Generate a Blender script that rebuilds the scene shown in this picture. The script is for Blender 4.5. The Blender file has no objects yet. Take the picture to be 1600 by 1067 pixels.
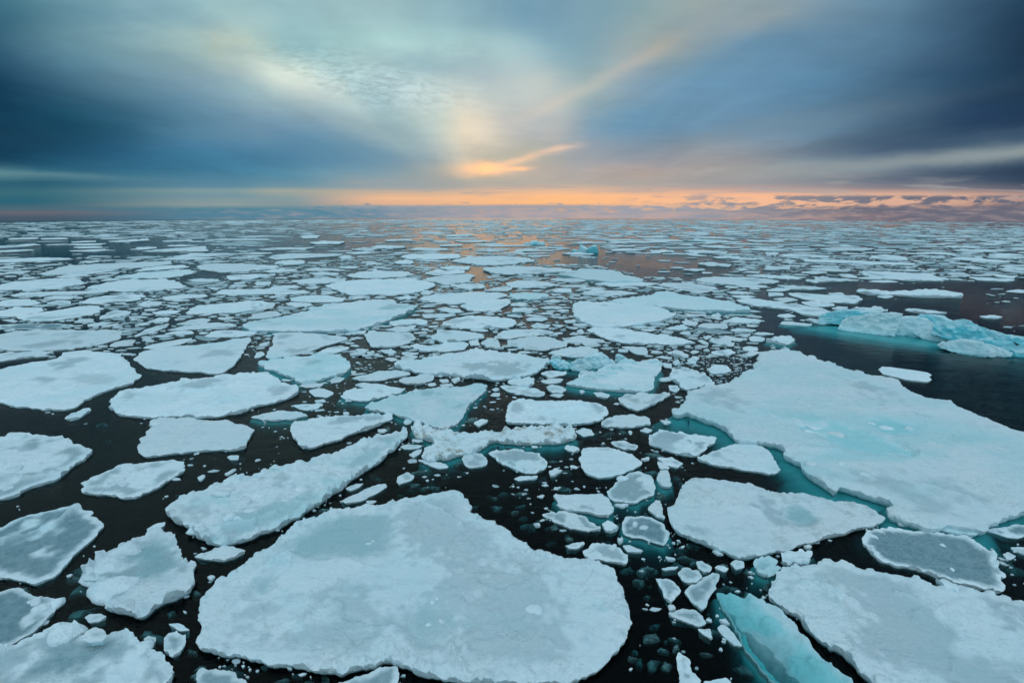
import bpy, bmesh, math, random
import numpy as np
from mathutils import Vector, Matrix, noise as mnoise
from mathutils.geometry import delaunay_2d_cdt

# ------------------------------------------------------------------ camera
W, H = 1600.0, 1067.0            # photo pixels, used to read directions off the photograph
LENS = 17.0
F = LENS / 36.0 * W
CAMZ = 12.0                      # eye height above the sea (ship's deck)
PITCH = math.radians(15.2)
ROLL = math.radians(0.07)
RE = 93700.0                     # radius of the sea's curve
sc = bpy.context.scene
C = sc.collection
cd = bpy.data.cameras.new('camera'); cam = bpy.data.objects.new('camera', cd); C.objects.link(cam)
cd.lens = LENS; cd.sensor_width = 36.0; cd.clip_start = 0.1; cd.clip_end = 20000
_f = Vector((0, math.cos(PITCH), -math.sin(PITCH)))
_r0 = Vector((1, 0, 0)); _u0 = _r0.cross(_f)
_r = _r0 * math.cos(ROLL) + _u0 * math.sin(ROLL); _u = _r.cross(_f)
M = Matrix((_r, _u, -_f)).transposed().to_4x4(); M.translation = Vector((0, 0, CAMZ))
cam.matrix_world = M
sc.camera = cam

def ray(px, py):
    return (_f * F + _r * (px - W / 2) - _u * (py - H / 2)).normalized()

def drop(x, y):
    return -(x * x + y * y) / (2 * RE)

def ground(px, py, h=0.0):
    """point at height h above the sea that a direction read off the photo meets"""
    d = ray(px, py)
    a = (d.x * d.x + d.y * d.y) / (2 * RE); b = d.z; c = CAMZ - h
    if a < 1e-12: return None
    q = b * b - 4 * a * c
    if q < 0: q = 0.0
    t = (-b - math.sqrt(q)) / (2 * a)
    return (t * d.x, t * d.y)

# ------------------------------------------------------------------ view
sc.view_settings.view_transform = 'Standard'
sc.view_settings.look = 'None'
sc.view_settings.exposure = 0.0
sc.view_settings.gamma = 1.0
sc.cycles.max_bounces = 6
sc.cycles.transparent_max_bounces = 8

def lin(c):
    o = []
    for v in c[:3]:
        v = v / 255.0
        o.append(v / 12.92 if v <= 0.04045 else ((v + 0.055) / 1.055) ** 2.4)
    return (o[0], o[1], o[2], 1.0)

# ------------------------------------------------------------------ node helper
class NT:
    def __init__(s, nt): s.nt = nt; nt.nodes.clear()
    def n(s, t, **k):
        o = s.nt.nodes.new(t)
        for a, b in k.items(): setattr(o, a, b)
        return o
    def l(s, a, b): s.nt.links.new(a, b)
    def put(s, sock, v):
        if isinstance(v, bpy.types.NodeSocket): s.l(v, sock)
        else: sock.default_value = v
    def m(s, op, a, b=0.0, c=None, clamp=False):
        o = s.n('ShaderNodeMath', operation=op); o.use_clamp = clamp
        s.put(o.inputs[0], a)
        if len(o.inputs) > 1: s.put(o.inputs[1], b)
        if c is not None: s.put(o.inputs[2], c)
        return o.outputs[0]
    def ss(s, x, a, b, lo=0.0, hi=1.0):
        o = s.n('ShaderNodeMapRange', interpolation_type='SMOOTHSTEP')
        s.put(o.inputs[0], x); s.put(o.inputs[1], a); s.put(o.inputs[2], b); s.put(o.inputs[3], lo); s.put(o.inputs[4], hi)
        return o.outputs[0]
    def mr(s, x, a, b, lo=0.0, hi=1.0):
        o = s.n('ShaderNodeMapRange'); o.clamp = True
        s.put(o.inputs[0], x); s.put(o.inputs[1], a); s.put(o.inputs[2], b); s.put(o.inputs[3], lo); s.put(o.inputs[4], hi)
        return o.outputs[0]
    def mix(s, f, a, b, mode='MIX'):
        o = s.n('ShaderNodeMix', data_type='RGBA', blend_type=mode)
        s.put(o.inputs[0], f); s.put(o.inputs[6], a); s.put(o.inputs[7], b)
        return o.outputs[2]
    def ramp(s, x, stops):
        o = s.n('ShaderNodeValToRGB'); e = o.color_ramp.elements
        o.color_ramp.interpolation = 'EASE' if False else 'LINEAR'
        stops = sorted(stops)
        e[0].position = stops[0][0]; e[0].color = lin(stops[0][1])
        e[1].position = stops[-1][0]; e[1].color = lin(stops[-1][1])
        for p, c in stops[1:-1]:
            k = e.new(p); k.color = lin(c)
        s.put(o.inputs[0], x)
        return o.outputs[0]
    def comb(s, x, y, z=0.0):
        o = s.n('ShaderNodeCombineXYZ'); s.put(o.inputs[0], x); s.put(o.inputs[1], y); s.put(o.inputs[2], z)
        return o.outputs[0]
    def noise(s, v, scale, detail=3.0, rough=0.5, dist=0.0, dims='3D'):
        o = s.n('ShaderNodeTexNoise', noise_dimensions=dims)
        s.put(o.inputs['Vector'], v); s.put(o.inputs['Scale'], scale)
        o.inputs['Detail'].default_value = detail; o.inputs['Roughness'].default_value = rough
        o.inputs['Distortion'].default_value = dist
        return o.outputs[0]

# ------------------------------------------------------------------ sky
def gno(px, py):
    d = ray(px, py); return d.x / d.y, d.z / d.y

world = bpy.data.worlds.new('World'); sc.world = world; world.use_nodes = True
w = NT(world.node_tree)
tc = w.n('ShaderNodeTexCoord'); sp = w.n('ShaderNodeSeparateXYZ'); w.l(tc.outputs['Generated'], sp.inputs[0])
dx, dy, dz = sp.outputs
dyc = w.m('MAXIMUM', dy, 0.18)
gx = w.m('DIVIDE', dx, dyc); gy = w.m('DIVIDE', dz, dyc)
VX, VY = gno(745, 322)
nv = w.comb(w.m('MULTIPLY', gx, 1.0), w.m('MULTIPLY', gy, 3.2))
wob = w.m('SUBTRACT', w.noise(nv, 1.7, 4.0, 0.55), 0.5)
wob2 = w.m('SUBTRACT', w.noise(nv, 6.0, 5.0, 0.6), 0.5)
rx = w.m('SUBTRACT', gx, VX)
ry = w.m('SUBTRACT', gy, VY)
rad = w.m('SQRT', w.m('ADD', w.m('MULTIPLY', rx, rx), w.m('MULTIPLY', ry, ry)))
th = w.m('ARCTAN2', w.m('MAXIMUM', ry, 0.0), rx)
th = w.m('MULTIPLY', th, 1.0 / math.pi)
# bands wander a little, and are combed out along the bands
band = w.m('SUBTRACT', w.noise(w.comb(w.m('MULTIPLY', th, 16.0), w.m('MULTIPLY', w.m('LOGARITHM', w.m('MAXIMUM', rad, 0.02), 2.718), 1.3)), 1.0, 4.0, 0.6), 0.5)
amp = w.m('MULTIPLY', w.m('SINE', w.m('MULTIPLY', th, math.pi)), 0.17)
th = w.m('ADD', th, w.m('MULTIPLY', wob, amp))
th = w.m('ADD', th, w.m('MULTIPLY', wob2, w.m('MULTIPLY', amp, 0.28)))
def R_(l): return [(a / 180.0, c) for a, c in l]
far = w.ramp(th, R_([(0, (60, 78, 98)), (3.6, (58, 78, 100)), (5.8, (98, 118, 131)), (7.8, (46, 66, 90)), (11.4, (40, 65, 90)),
     (17.6, (52, 82, 106)), (26, (82, 118, 142)), (31, (98, 134, 154)), (36, (108, 146, 166)), (46, (110, 150, 171)), (62, (110, 150, 171)), (85, (128, 162, 175)),
     (110, (144, 178, 186)), (134, (150, 184, 191)), (145, (152, 184, 189)), (150.5, (158, 184, 187)), (155, (126, 158, 170)), (158.5, (106, 140, 157)), (162, (86, 120, 142)),
     (166, (56, 94, 118)), (169.5, (34, 72, 98)), (172.5, (22, 62, 86)), (175, (40, 84, 104)), (176.2, (64, 110, 126)), (177.6, (36, 84, 104)), (180, (44, 92, 108))]))
mid = w.ramp(th, R_([(0, (178, 165, 158)), (7, (146, 152, 156)), (11.8, (130, 144, 158)), (18.5, (108, 139, 162)), (29, (102, 143, 168)), (34, (112, 150, 170)), (39, (124, 156, 170)),
     (44, (128, 160, 170)), (54, (114, 152, 170)), (66, (112, 150, 170)), (80, (130, 162, 174)), (102, (152, 184, 190)), (120, (166, 196, 199)), (135, (168, 197, 198)),
     (143, (190, 206, 201)), (147, (166, 186, 189)), (153, (126, 156, 170)), (160, (96, 136, 160)), (167, (74, 124, 153)), (172.5, (78, 128, 154)), (180, (128, 150, 156))]))
near = w.ramp(th, R_([(0, (190, 175, 160)), (10, (168, 168, 162)), (20, (160, 165, 161)), (38, (150, 161, 166)), (55, (156, 170, 174)), (74, (182, 192, 188)), (98, (218, 216, 200)),
     (112, (214, 218, 206)), (124, (196, 206, 200)), (136, (170, 188, 190)), (152, (130, 156, 172)), (165, (126, 154, 172)), (180, (176, 170, 160))]))
radw = w.m('ADD', rad, w.m('MULTIPLY', wob, 0.12))
col = w.mix(w.ss(radw, 0.07, 0.36), near, mid)
col = w.mix(w.ss(radw, 0.42, 0.98), col, far)
# fine streak texture
st = w.m('MULTIPLY', band, 0.12)
dzc = w.m('ADD', w.m('MAXIMUM', dz, 0.0), 0.06)
px_ = w.m('DIVIDE', dx, dzc); py_ = w.m('DIVIDE', dy, dzc)
c1 = w.m('SUBTRACT', w.noise(w.comb(w.m('MULTIPLY', px_, 1.3), w.m('MULTIPLY', py_, 0.45)), 1.0, 7.0, 0.62, 0.6), 0.5)
c2 = w.m('SUBTRACT', w.noise(w.comb(w.m('MULTIPLY', px_, 0.9), w.m('MULTIPLY', py_, 2.4)), 1.6, 6.0, 0.6, 0.4), 0.5)
cl = w.m('ADD', w.m('MULTIPLY', c1, 0.46), w.m('MULTIPLY', c2, 0.20))
st2 = w.m('ADD', w.m('MULTIPLY', wob2, 0.10), cl)
mul = w.m('ADD', w.m('ADD', 1.0, st), st2)
col = w.mix(1.0, col, w.comb(mul, mul, mul), 'MULTIPLY')
def gauss(cx, cy, sx, sy, ang=0.0, wobble=0.0):
    """soft elliptical patch: centre and half sizes in photo pixels"""
    X, Y = gno(cx, cy); a = math.radians(ang)
    ux = w.m('SUBTRACT', gx, X); uy = w.m('SUBTRACT', gy, Y)
    if wobble:
        uy = w.m('ADD', uy, w.m('MULTIPLY', wob2, wobble)); ux = w.m('ADD', ux, w.m('MULTIPLY', wob, wobble * 2))
    p = w.m('ADD', w.m('MULTIPLY', ux, math.cos(a) * F / sx), w.m('MULTIPLY', uy, math.sin(a) * F / sx))
    q = w.m('SUBTRACT', w.m('MULTIPLY', uy, math.cos(a) * F / sy), w.m('MULTIPLY', ux, math.sin(a) * F / sy))
    e = w.m('ADD', w.m('MULTIPLY', p, p), w.m('MULTIPLY', q, q))
    return w.m('EXPONENT', w.m('MULTIPLY', e, -1.0))
def patch(c, colour, k, *a, **kw):
    return w.mix(w.m('MULTIPLY', gauss(*a, **kw), k), c, lin(colour))
col = patch(col, (230, 226, 208), 0.6, 715, 200, 62, 22, -22, wobble=0.05)
col = patch(col, (205, 215, 210), 0.6, 640, 150, 100, 26, -24, wobble=0.05)
col = patch(col, (206, 216, 208), 0.65, 455, 118, 80, 20, -20, wobble=0.06)
col = patch(col, (186, 202, 200), 0.7, 835, 125, 65, 42, 0, wobble=0.08)
col = patch(col, (110, 148, 170), 0.6, 900, 50, 80, 60, 20, wobble=0.08)
col = patch(col, (180, 182, 172), 0.32, 965, 112, 95, 9, 27, wobble=0.02)
col = patch(col, (164, 174, 172), 0.2, 1120, 55, 120, 16, 17, wobble=0.03)
col = patch(col, (170, 180, 178), 0.6, 860, 165, 60, 9, 22, wobble=0.02)
col = patch(col, (125, 152, 170), 0.55, 690, 100, 110, 22, -5, wobble=0.08)
col = patch(col, (168, 172, 166), 0.9, 745, 287, 110, 15, 0, wobble=0.02)
col = patch(col, (108, 145, 170), 0.7, 585, 262, 110, 22, -4, wobble=0.03)
col = patch(col, (96, 136, 164), 0.6, 420, 225, 180, 26, -6, wobble=0.04)
col = patch(col, (150, 168, 172), 0.5, 560, 190, 90, 14, -14, wobble=0.06)
# ripple cloud
rip = w.n('ShaderNodeTexWave', wave_type='BANDS', bands_direction='Y')
w.put(rip.inputs['Vector'], w.comb(gx, w.m('ADD', gy, w.m('MULTIPLY', gx, 0.12)))); rip.inputs['Scale'].default_value = 34.0
rip.inputs['Distortion'].default_value = 16.0; rip.inputs['Detail'].default_value = 4.0; rip.inputs['Detail Scale'].default_value = 1.6
ripm = w.m('MULTIPLY', gauss(585, 132, 95, 22, -10, wobble=0.05), w.m('MULTIPLY', w.m('MULTIPLY', rip.outputs['Fac'], w.ss(wob2, -0.12, 0.10)), 0.30))
col = w.mix(ripm, col, lin((122, 152, 166)))
# sun glow behind cloud
col = patch(col, (172, 172, 164), 0.5, 800, 255, 150, 28, 3, wobble=0.02)
col = patch(col, (250, 205, 162), 0.95, 757, 264, 38, 9, 3, wobble=0.05)
col = patch(col, (248, 206, 170), 0.5, 805, 250, 52, 4.5, 10, wobble=0.035)
col = patch(col, (236, 204, 174), 0.5, 872, 233, 30, 3.2, 8, wobble=0.03)
col = patch(col, (252, 200, 150), 0.8, 808, 263, 18, 2.6, 2, wobble=0.015)
# local tints of the cloud deck: for rows of elevation (photo y), colour multipliers along the azimuth, lens darkening of the corners included
SKYROWS = {
  15: [(0,0.33,0.63,0.71),(100,0.59,0.81,0.85),(200,0.68,0.86,0.93),(300,0.63,0.84,0.92),(450,0.75,0.88,0.93),(600,0.9,0.96,0.97),(720,0.88,0.97,1.03),(820,0.84,0.98,1.07),(900,1.27,1.18,1.1),(1000,1.29,1.17,1.06),(1100,1.68,1.22,1.02),(1200,1.6,1.17,0.98),(1300,1.47,1.24,1.17),(1400,1.28,1.29,1.25),(1500,0.82,0.86,0.92),(1600,0.39,0.52,0.62)],
  75: [(0,0.33,0.58,0.65),(100,0.89,1.04,1.01),(200,1.06,1.15,1.1),(300,1.05,1.11,1.02),(340,1.05,1.02,0.89),(450,0.63,0.83,0.9),(600,1.11,1.2,1.14),(700,1.13,1.26,1.21),(800,1.31,1.37,1.29),(900,1.29,1.25,1.15),(970,1.54,1.2,1.06),(1030,1.57,1.16,0.95),(1100,1.21,1.07,1.03),(1200,1.04,1.1,1.15),(1400,1.2,1.33,1.35),(1500,1.08,1.16,1.21),(1600,0.42,0.55,0.63)],
  135: [(0,0.19,0.45,0.56),(100,0.54,0.73,0.77),(200,0.91,0.95,0.91),(300,1.14,1.12,1.1),(380,1.3,1.26,1.17),(430,1.47,1.4,1.26),(500,1.06,1.09,1.09),(600,0.83,0.97,1.05),(680,1.03,1.09,1.11),(750,1.2,1.17,1.16),(850,1.51,1.27,1.12),(920,1.39,1.22,1.1),(980,1.42,1.21,1.19),(1100,1.03,1.08,1.14),(1300,0.86,1.17,1.29),(1450,0.82,1.14,1.24),(1600,0.59,0.78,0.82)],
  195: [(0,0.25,0.62,0.7),(100,0.22,0.61,0.67),(200,0.43,0.68,0.73),(300,1.07,1.08,1.04),(400,1.4,1.22,1.14),(500,1.03,1.1,1.14),(600,0.8,0.91,0.97),(680,0.82,0.91,0.93),(730,1.18,1.02,0.9),(800,1.44,1.19,1.1),(870,1.69,1.33,1.22),(920,1.05,1.08,1.13),(1050,0.97,1.07,1.11),(1200,1.01,1.23,1.3),(1300,0.96,1.3,1.4),(1400,0.8,1.13,1.24),(1600,0.62,0.82,0.98)],
  245: [(0,0.28,0.56,0.72),(100,0.39,0.87,1.06),(250,0.66,1.02,1.14),(400,0.68,0.93,0.98),(500,0.88,1.03,1.04),(600,0.88,1.01,1.03),(680,0.87,0.89,0.92),(740,1.09,0.96,0.87),(820,1.29,1.14,0.96),(900,1.28,1.13,1.12),(1000,1.44,1.13,1.04),(1100,1.51,1.22,1.04),(1250,1.17,1.27,1.32),(1350,0.85,1.07,1.23),(1450,0.58,0.75,0.95),(1540,0.9,0.95,1.0),(1600,0.62,0.75,0.85)],
  275: [(0,1.87,1.61,1.42),(60,0.63,0.97,1.03),(200,0.38,0.83,1.0),(400,0.82,1.03,1.05),(500,1.37,1.33,1.17),(600,1.13,1.12,1.04),(700,1.25,1.01,0.84),(760,1.62,1.21,0.85),(800,1.51,1.21,1.0),(900,1.37,1.1,1.02),(1000,1.99,1.34,1.02),(1100,1.48,1.2,1.05),(1250,1.12,1.14,1.15),(1350,1.13,1.18,1.22),(1450,1.06,1.05,1.1),(1600,0.47,0.57,0.65)],
}
def tintramp(y, stops):
    xs = [gno(s[0], y)[0] for s in stops]; lo, hi = xs[0] - 0.5, xs[-1] + 0.5
    o = w.n('ShaderNodeValToRGB'); e = o.color_ramp.elements
    def cc(s): return tuple(min(2.2, max(0.2, v)) / 2.2 for v in s[1:4]) + (1.0,)
    e[0].position = 0.0; e[0].color = (0.4545, 0.4545, 0.4545, 1); e[1].position = 1.0; e[1].color = (0.4545, 0.4545, 0.4545, 1)
    for x, s in zip(xs, stops):
        k = e.new((x - lo) / (hi - lo)); k.color = cc(s)
    w.put(o.inputs[0], w.mr(w.m('ADD', gx, w.m('ADD', w.m('MULTIPLY', wob2, 0.05), w.m('MULTIPLY', c1, 0.03))), lo, hi))
    return o.outputs[0]
gyw = w.m('ADD', gy, w.m('ADD', w.m('MULTIPLY', wob2, 0.03), w.m('MULTIPLY', wob, 0.03)))
tint = None; prev = None
for y in sorted(SKYROWS, reverse=True):
    rr = tintramp(y, SKYROWS[y]); yy_ = gno(740, y)[1]
    tint = rr if tint is None else w.mix(w.ss(gyw, prev, yy_), tint, rr)
    prev = yy_
tint = w.mix(w.ss(gyw, prev, prev + 0.5), tint, (0.4545, 0.4545, 0.4545, 1))
tint = w.mix(1.0, tint, (2.2, 2.2, 2.2, 1), 'MULTIPLY')
col = w.mix(1.0, col, tint, 'MULTIPLY')
# long soft streaks low on both sides
col = patch(col, (150, 158, 158), 0.55, 1330, 258, 260, 9, 3.6, wobble=0.02)
col = patch(col, (148, 160, 162), 0.75, 1590, 236, 190, 10, 5.5, wobble=0.02)
col = patch(col, (66, 92, 116), 0.5, 1420, 222, 220, 12, 4.5, wobble=0.02)
col = patch(col, (112, 136, 152), 0.4, 1180, 205, 240, 16, 9, wobble=0.04)
col = patch(col, (98, 140, 150), 0.6, 60, 273, 210, 4.0, -2.5, wobble=0.01)
col = patch(col, (104, 144, 150), 0.45, 260, 289, 120, 3.2, -2.5, wobble=0.01)
col = patch(col, (30, 74, 98), 0.5, 70, 220, 150, 26, -4, wobble=0.05)
# field of ripple cloud
rn = w.noise(w.comb(w.m('ADD', w.m('MULTIPLY', gx, 34.0), w.m('MULTIPLY', gy, 22.0)), w.m('MULTIPLY', gy, 120.0)), 1.0, 4.0, 0.6, 0.7)
rm_ = w.m('ADD', w.m('MULTIPLY', gauss(590, 130, 120, 26, -12, wobble=0.08), 1.0), w.m('MULTIPLY', gauss(480, 105, 90, 16, -16, wobble=0.08), 0.6))
rk = w.m('ADD', 1.0, w.m('MULTIPLY', w.m('MULTIPLY', w.m('SUBTRACT', rn, 0.5), 0.95), rm_))
col = w.mix(1.0, col, w.comb(rk, rk, rk), 'MULTIPLY')
# low layers above the horizon, blended between columns of azimuth
def low(stops):
    y0, y1 = gno(740, 350)[1], gno(740, 240)[1]
    return w.ramp(w.mr(w.m('ADD', gy, w.m('MULTIPLY', wob2, 0.006)), y0, y1), [((350 - y) / 110.0, c) for y, c in stops])
cols = [(-250, [(350, (40, 66, 86)), (340, (62, 84, 100)), (330, (78, 94, 108)), (318, (38, 92, 110)), (300, (32, 82, 102)), (270, (60, 108, 126)), (240, (24, 62, 86))]),
        (30, [(350, (62, 84, 104)), (340, (74, 92, 108)), (333, (102, 102, 114)), (328, (80, 106, 120)), (316, (44, 100, 118)), (300, (58, 108, 122)), (285, (38, 90, 112)), (272, (90, 130, 138)), (240, (26, 66, 90))]),
        (360, [(350, (78, 126, 148)), (338, (78, 126, 148)), (326, (86, 132, 150)), (320, (140, 156, 156)), (305, (116, 148, 160)), (297, (128, 156, 160)), (290, (92, 136, 158)), (270, (78, 128, 156)), (240, (72, 122, 152))]),
        (440, [(350, (92, 130, 152)), (338, (84, 130, 150)), (326, (92, 136, 152)), (320, (130, 150, 156)), (308, (134, 156, 160)), (298, (160, 166, 154)), (291, (112, 148, 164)), (270, (88, 134, 160)), (240, (92, 138, 160))]),
        (620, [(350, (150, 150, 165)), (340, (128, 145, 165)), (330, (132, 150, 166)), (322, (150, 160, 168)), (318, (226, 178, 144)), (309, (240, 188, 148)), (300, (204, 178, 154)), (291, (150, 164, 168)), (240, (160, 170, 170))]),
        (860, [(350, (232, 180, 150)), (340, (214, 170, 155)), (328, (196, 166, 152)), (322, (156, 158, 166)), (317, (255, 190, 132)), (305, (254, 192, 140)), (294, (216, 182, 156)), (284, (178, 172, 162)), (240, (160, 166, 166))]),
        (1150, [(350, (184, 156, 148)), (338, (196, 162, 150)), (328, (214, 174, 150)), (318, (246, 190, 150)), (304, (248, 188, 150)), (294, (192, 164, 156)), (284, (146, 150, 156)), (240, (130, 144, 158))]),
        (1430, [(350, (112, 106, 118)), (338, (118, 106, 118)), (328, (126, 116, 126)), (318, (216, 172, 150)), (303, (226, 178, 152)), (292, (136, 130, 138)), (280, (100, 114, 132)), (240, (104, 124, 138))]),
        (1640, [(350, (70, 68, 88)), (335, (82, 78, 98)), (322, (78, 80, 100)), (312, (170, 140, 132)), (303, (180, 148, 140)), (294, (96, 98, 114)), (280, (52, 72, 96)), (262, (70, 90, 110)), (240, (100, 122, 136))])]
lowc = low(cols[0][1])
for i in range(1, len(cols)):
    a, b = gno(cols[i - 1][0], 300)[0], gno(cols[i][0], 300)[0]
    lowc = w.mix(w.ss(gx, a, b), lowc, low(cols[i][1]))
# low cumulus bank on the horizon: ragged tops
nb = w.noise(w.comb(w.m('MULTIPLY', gx, 1.0), w.m('MULTIPLY', gy, 5.0)), 24.0, 6.0, 0.6)
def gyy(y): return gno(740, y)[1]
bank = w.ss(nb, 0.40, 0.52)
top = w.m('ADD', w.mr(gx, gno(400, 300)[0], gno(1500, 300)[0], gyy(328), gyy(320)), w.m('MULTIPLY', w.m('SUBTRACT', nb, 0.5), w.mr(gx, gno(900, 300)[0], gno(1500, 300)[0], 0.085, 0.04)))
bank1 = w.m('MULTIPLY', w.ss(w.m('SUBTRACT', top, gy), -0.003, 0.005), w.mr(gx, gno(220, 300)[0], gno(480, 300)[0], 0.0, 0.95))
bcol = w.mix(w.ss(gx, gno(500, 300)[0], gno(760, 300)[0]), lin((88, 134, 156)), lin((152, 158, 170)))
bcol = w.mix(w.ss(gx, gno(1000, 300)[0], gno(1400, 300)[0]), bcol, lin((104, 106, 122)))
bcol = w.mix(w.m('MULTIPLY', w.ss(w.noise(w.comb(gx, w.m('MULTIPLY', gy, 7.0)), 20.0, 6.0, 0.65), 0.42, 0.66), 0.35), bcol, lin((196, 172, 166)))
under = w.noise(w.comb(gx, w.m('MULTIPLY', gy, 9.0)), 9.0, 5.0, 0.6)
glowu = w.m('MULTIPLY', w.ss(under, 0.42, 0.62), w.m('MULTIPLY', w.ss(gy, gyy(326), gyy(338)), w.m('MULTIPLY', w.ss(gx, gno(560, 300)[0], gno(800, 300)[0]), w.ss(gx, gno(1560, 300)[0], gno(1150, 300)[0]))))
bcol = w.mix(w.m('MULTIPLY', glowu, 0.38), bcol, lin((226, 176, 152)))
br = w.noise(w.comb(w.m('MULTIPLY', gx, 0.8), w.m('MULTIPLY', gy, 9.0)), 7.0, 5.0, 0.6, 0.5)
lowc = w.mix(w.m('MULTIPLY', w.ss(br, 0.46, 0.66), w.m('MULTIPLY', w.ss(gy, gyy(320), gyy(296)), w.ss(gx, gno(430, 300)[0], gno(640, 300)[0], 0.0, 0.7))), lowc, lin((166, 164, 164)))
lowc = w.mix(bank1, lowc, bcol)
# separate small clouds to the right
nc = w.noise(w.comb(gx, w.m('MULTIPLY', gy, 4.2)), 15.0, 6.0, 0.6, 0.3)
cm = w.m('MULTIPLY', w.ss(nc, 0.475, 0.58), w.m('MULTIPLY', w.ss(gy, gyy(326), gyy(316)), w.ss(gy, gyy(302), gyy(308))))
cm = w.m('MULTIPLY', cm, w.ss(gx, gno(900, 300)[0], gno(1200, 300)[0]))
lowc = w.mix(w.m('MULTIPLY', cm, 0.9), lowc, w.mix(w.ss(gx, gno(1000, 300)[0], gno(1500, 300)[0]), lin((146, 150, 160)), lin((84, 100, 122))))
col = w.mix(w.ss(w.m('ADD', gy, w.m('MULTIPLY', wob2, 0.01)), gyy(298), gyy(262)), lowc, col)
# the sky overhead and behind the ship: unseen overcast, coloured bright cyan to light the ice
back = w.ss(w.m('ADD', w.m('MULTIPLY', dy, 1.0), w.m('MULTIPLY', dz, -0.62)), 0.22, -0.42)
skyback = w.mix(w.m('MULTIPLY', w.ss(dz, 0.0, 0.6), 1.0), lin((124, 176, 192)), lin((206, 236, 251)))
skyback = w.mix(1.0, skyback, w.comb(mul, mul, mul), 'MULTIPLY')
hs = w.n('ShaderNodeHueSaturation'); w.l(col, hs.inputs['Color']); w.put(hs.inputs['Saturation'], w.ss(gyw, gyy(300), gyy(262), 1.0, 0.98)); col = hs.outputs[0]
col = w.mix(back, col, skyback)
bg = w.n('ShaderNodeBackground'); w.l(col, bg.inputs[0]); bg.inputs[1].default_value = 1.0
out = w.n('ShaderNodeOutputWorld'); w.l(bg.outputs[0], out.inputs[0])
try:
    world.cycles.sampling_method = 'MANUAL'; world.cycles.sample_map_resolution = 512
except Exception: pass
# soft light of the sun sitting behind the cloud
sd = bpy.data.lights.new('sun', 'SUN'); so = bpy.data.objects.new('sun', sd); C.objects.link(so)
sd.energy = 0.02; sd.angle = math.radians(18); sd.color = (1.0, 0.60, 0.34)
_sd = ray(760, 262); _sd = Vector((_sd.x, _sd.y, math.tan(math.radians(4.5)))).normalized()
so.rotation_euler = (_sd).to_track_quat('Z', 'Y').to_euler()

# ------------------------------------------------------------------ noise in numpy
def hsh(ix, iy, s):
    n = (ix.astype(np.int64) * 374761393 + iy.astype(np.int64) * 668265263 + s * 2147483647 + 1013904223) & 0xffffffff
    n = ((n ^ (n >> 13)) * 1274126177) & 0xffffffff
    n = (n ^ (n >> 16)) & 0xffffffff
    n = (n * 2246822519) & 0xffffffff
    return ((n ^ (n >> 15)) & 0xffffff) / float(0xffffff)
def vn(x, y, s=0):
    ix = np.floor(x); iy = np.floor(y); fx = x - ix; fy = y - iy
    fx = fx * fx * (3 - 2 * fx); fy = fy * fy * (3 - 2 * fy)
    a = hsh(ix, iy, s); b = hsh(ix + 1, iy, s); c = hsh(ix, iy + 1, s); d = hsh(ix + 1, iy + 1, s)
    return a + (b - a) * fx + (c - a) * fy + (a - b - c + d) * fx * fy
def fbm(x, y, s=0, o=4, g=0.5):
    t = np.zeros_like(x); a = 1.0; k = 0.0
    for i in range(o):
        t += a * vn(x, y, s + i * 17); k += a; a *= g; x = x * 2.03 + 3.1; y = y * 2.03 - 1.7
    return t / k
def worley(x, y, s=0):
    """distance to the nearest scattered point, and a random number that belongs to it"""
    ix = np.floor(x); iy = np.floor(y); best = np.full(x.shape, 9.0); idv = np.zeros(x.shape)
    for i in (-1, 0, 1):
        for j in (-1, 0, 1):
            cx = ix + i; cy = iy + j
            px = cx + hsh(cx, cy, s); py = cy + hsh(cx, cy, s + 5)
            d = np.hypot(px - x, py - y); m = d < best
            best = np.where(m, d, best); idv = np.where(m, hsh(cx, cy, s + 9), idv)
    return best, idv

# ------------------------------------------------------------------ materials
def mat(name):
    m = bpy.data.materials.new(name); m.use_nodes = True
    return m, NT(m.node_tree)

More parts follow.
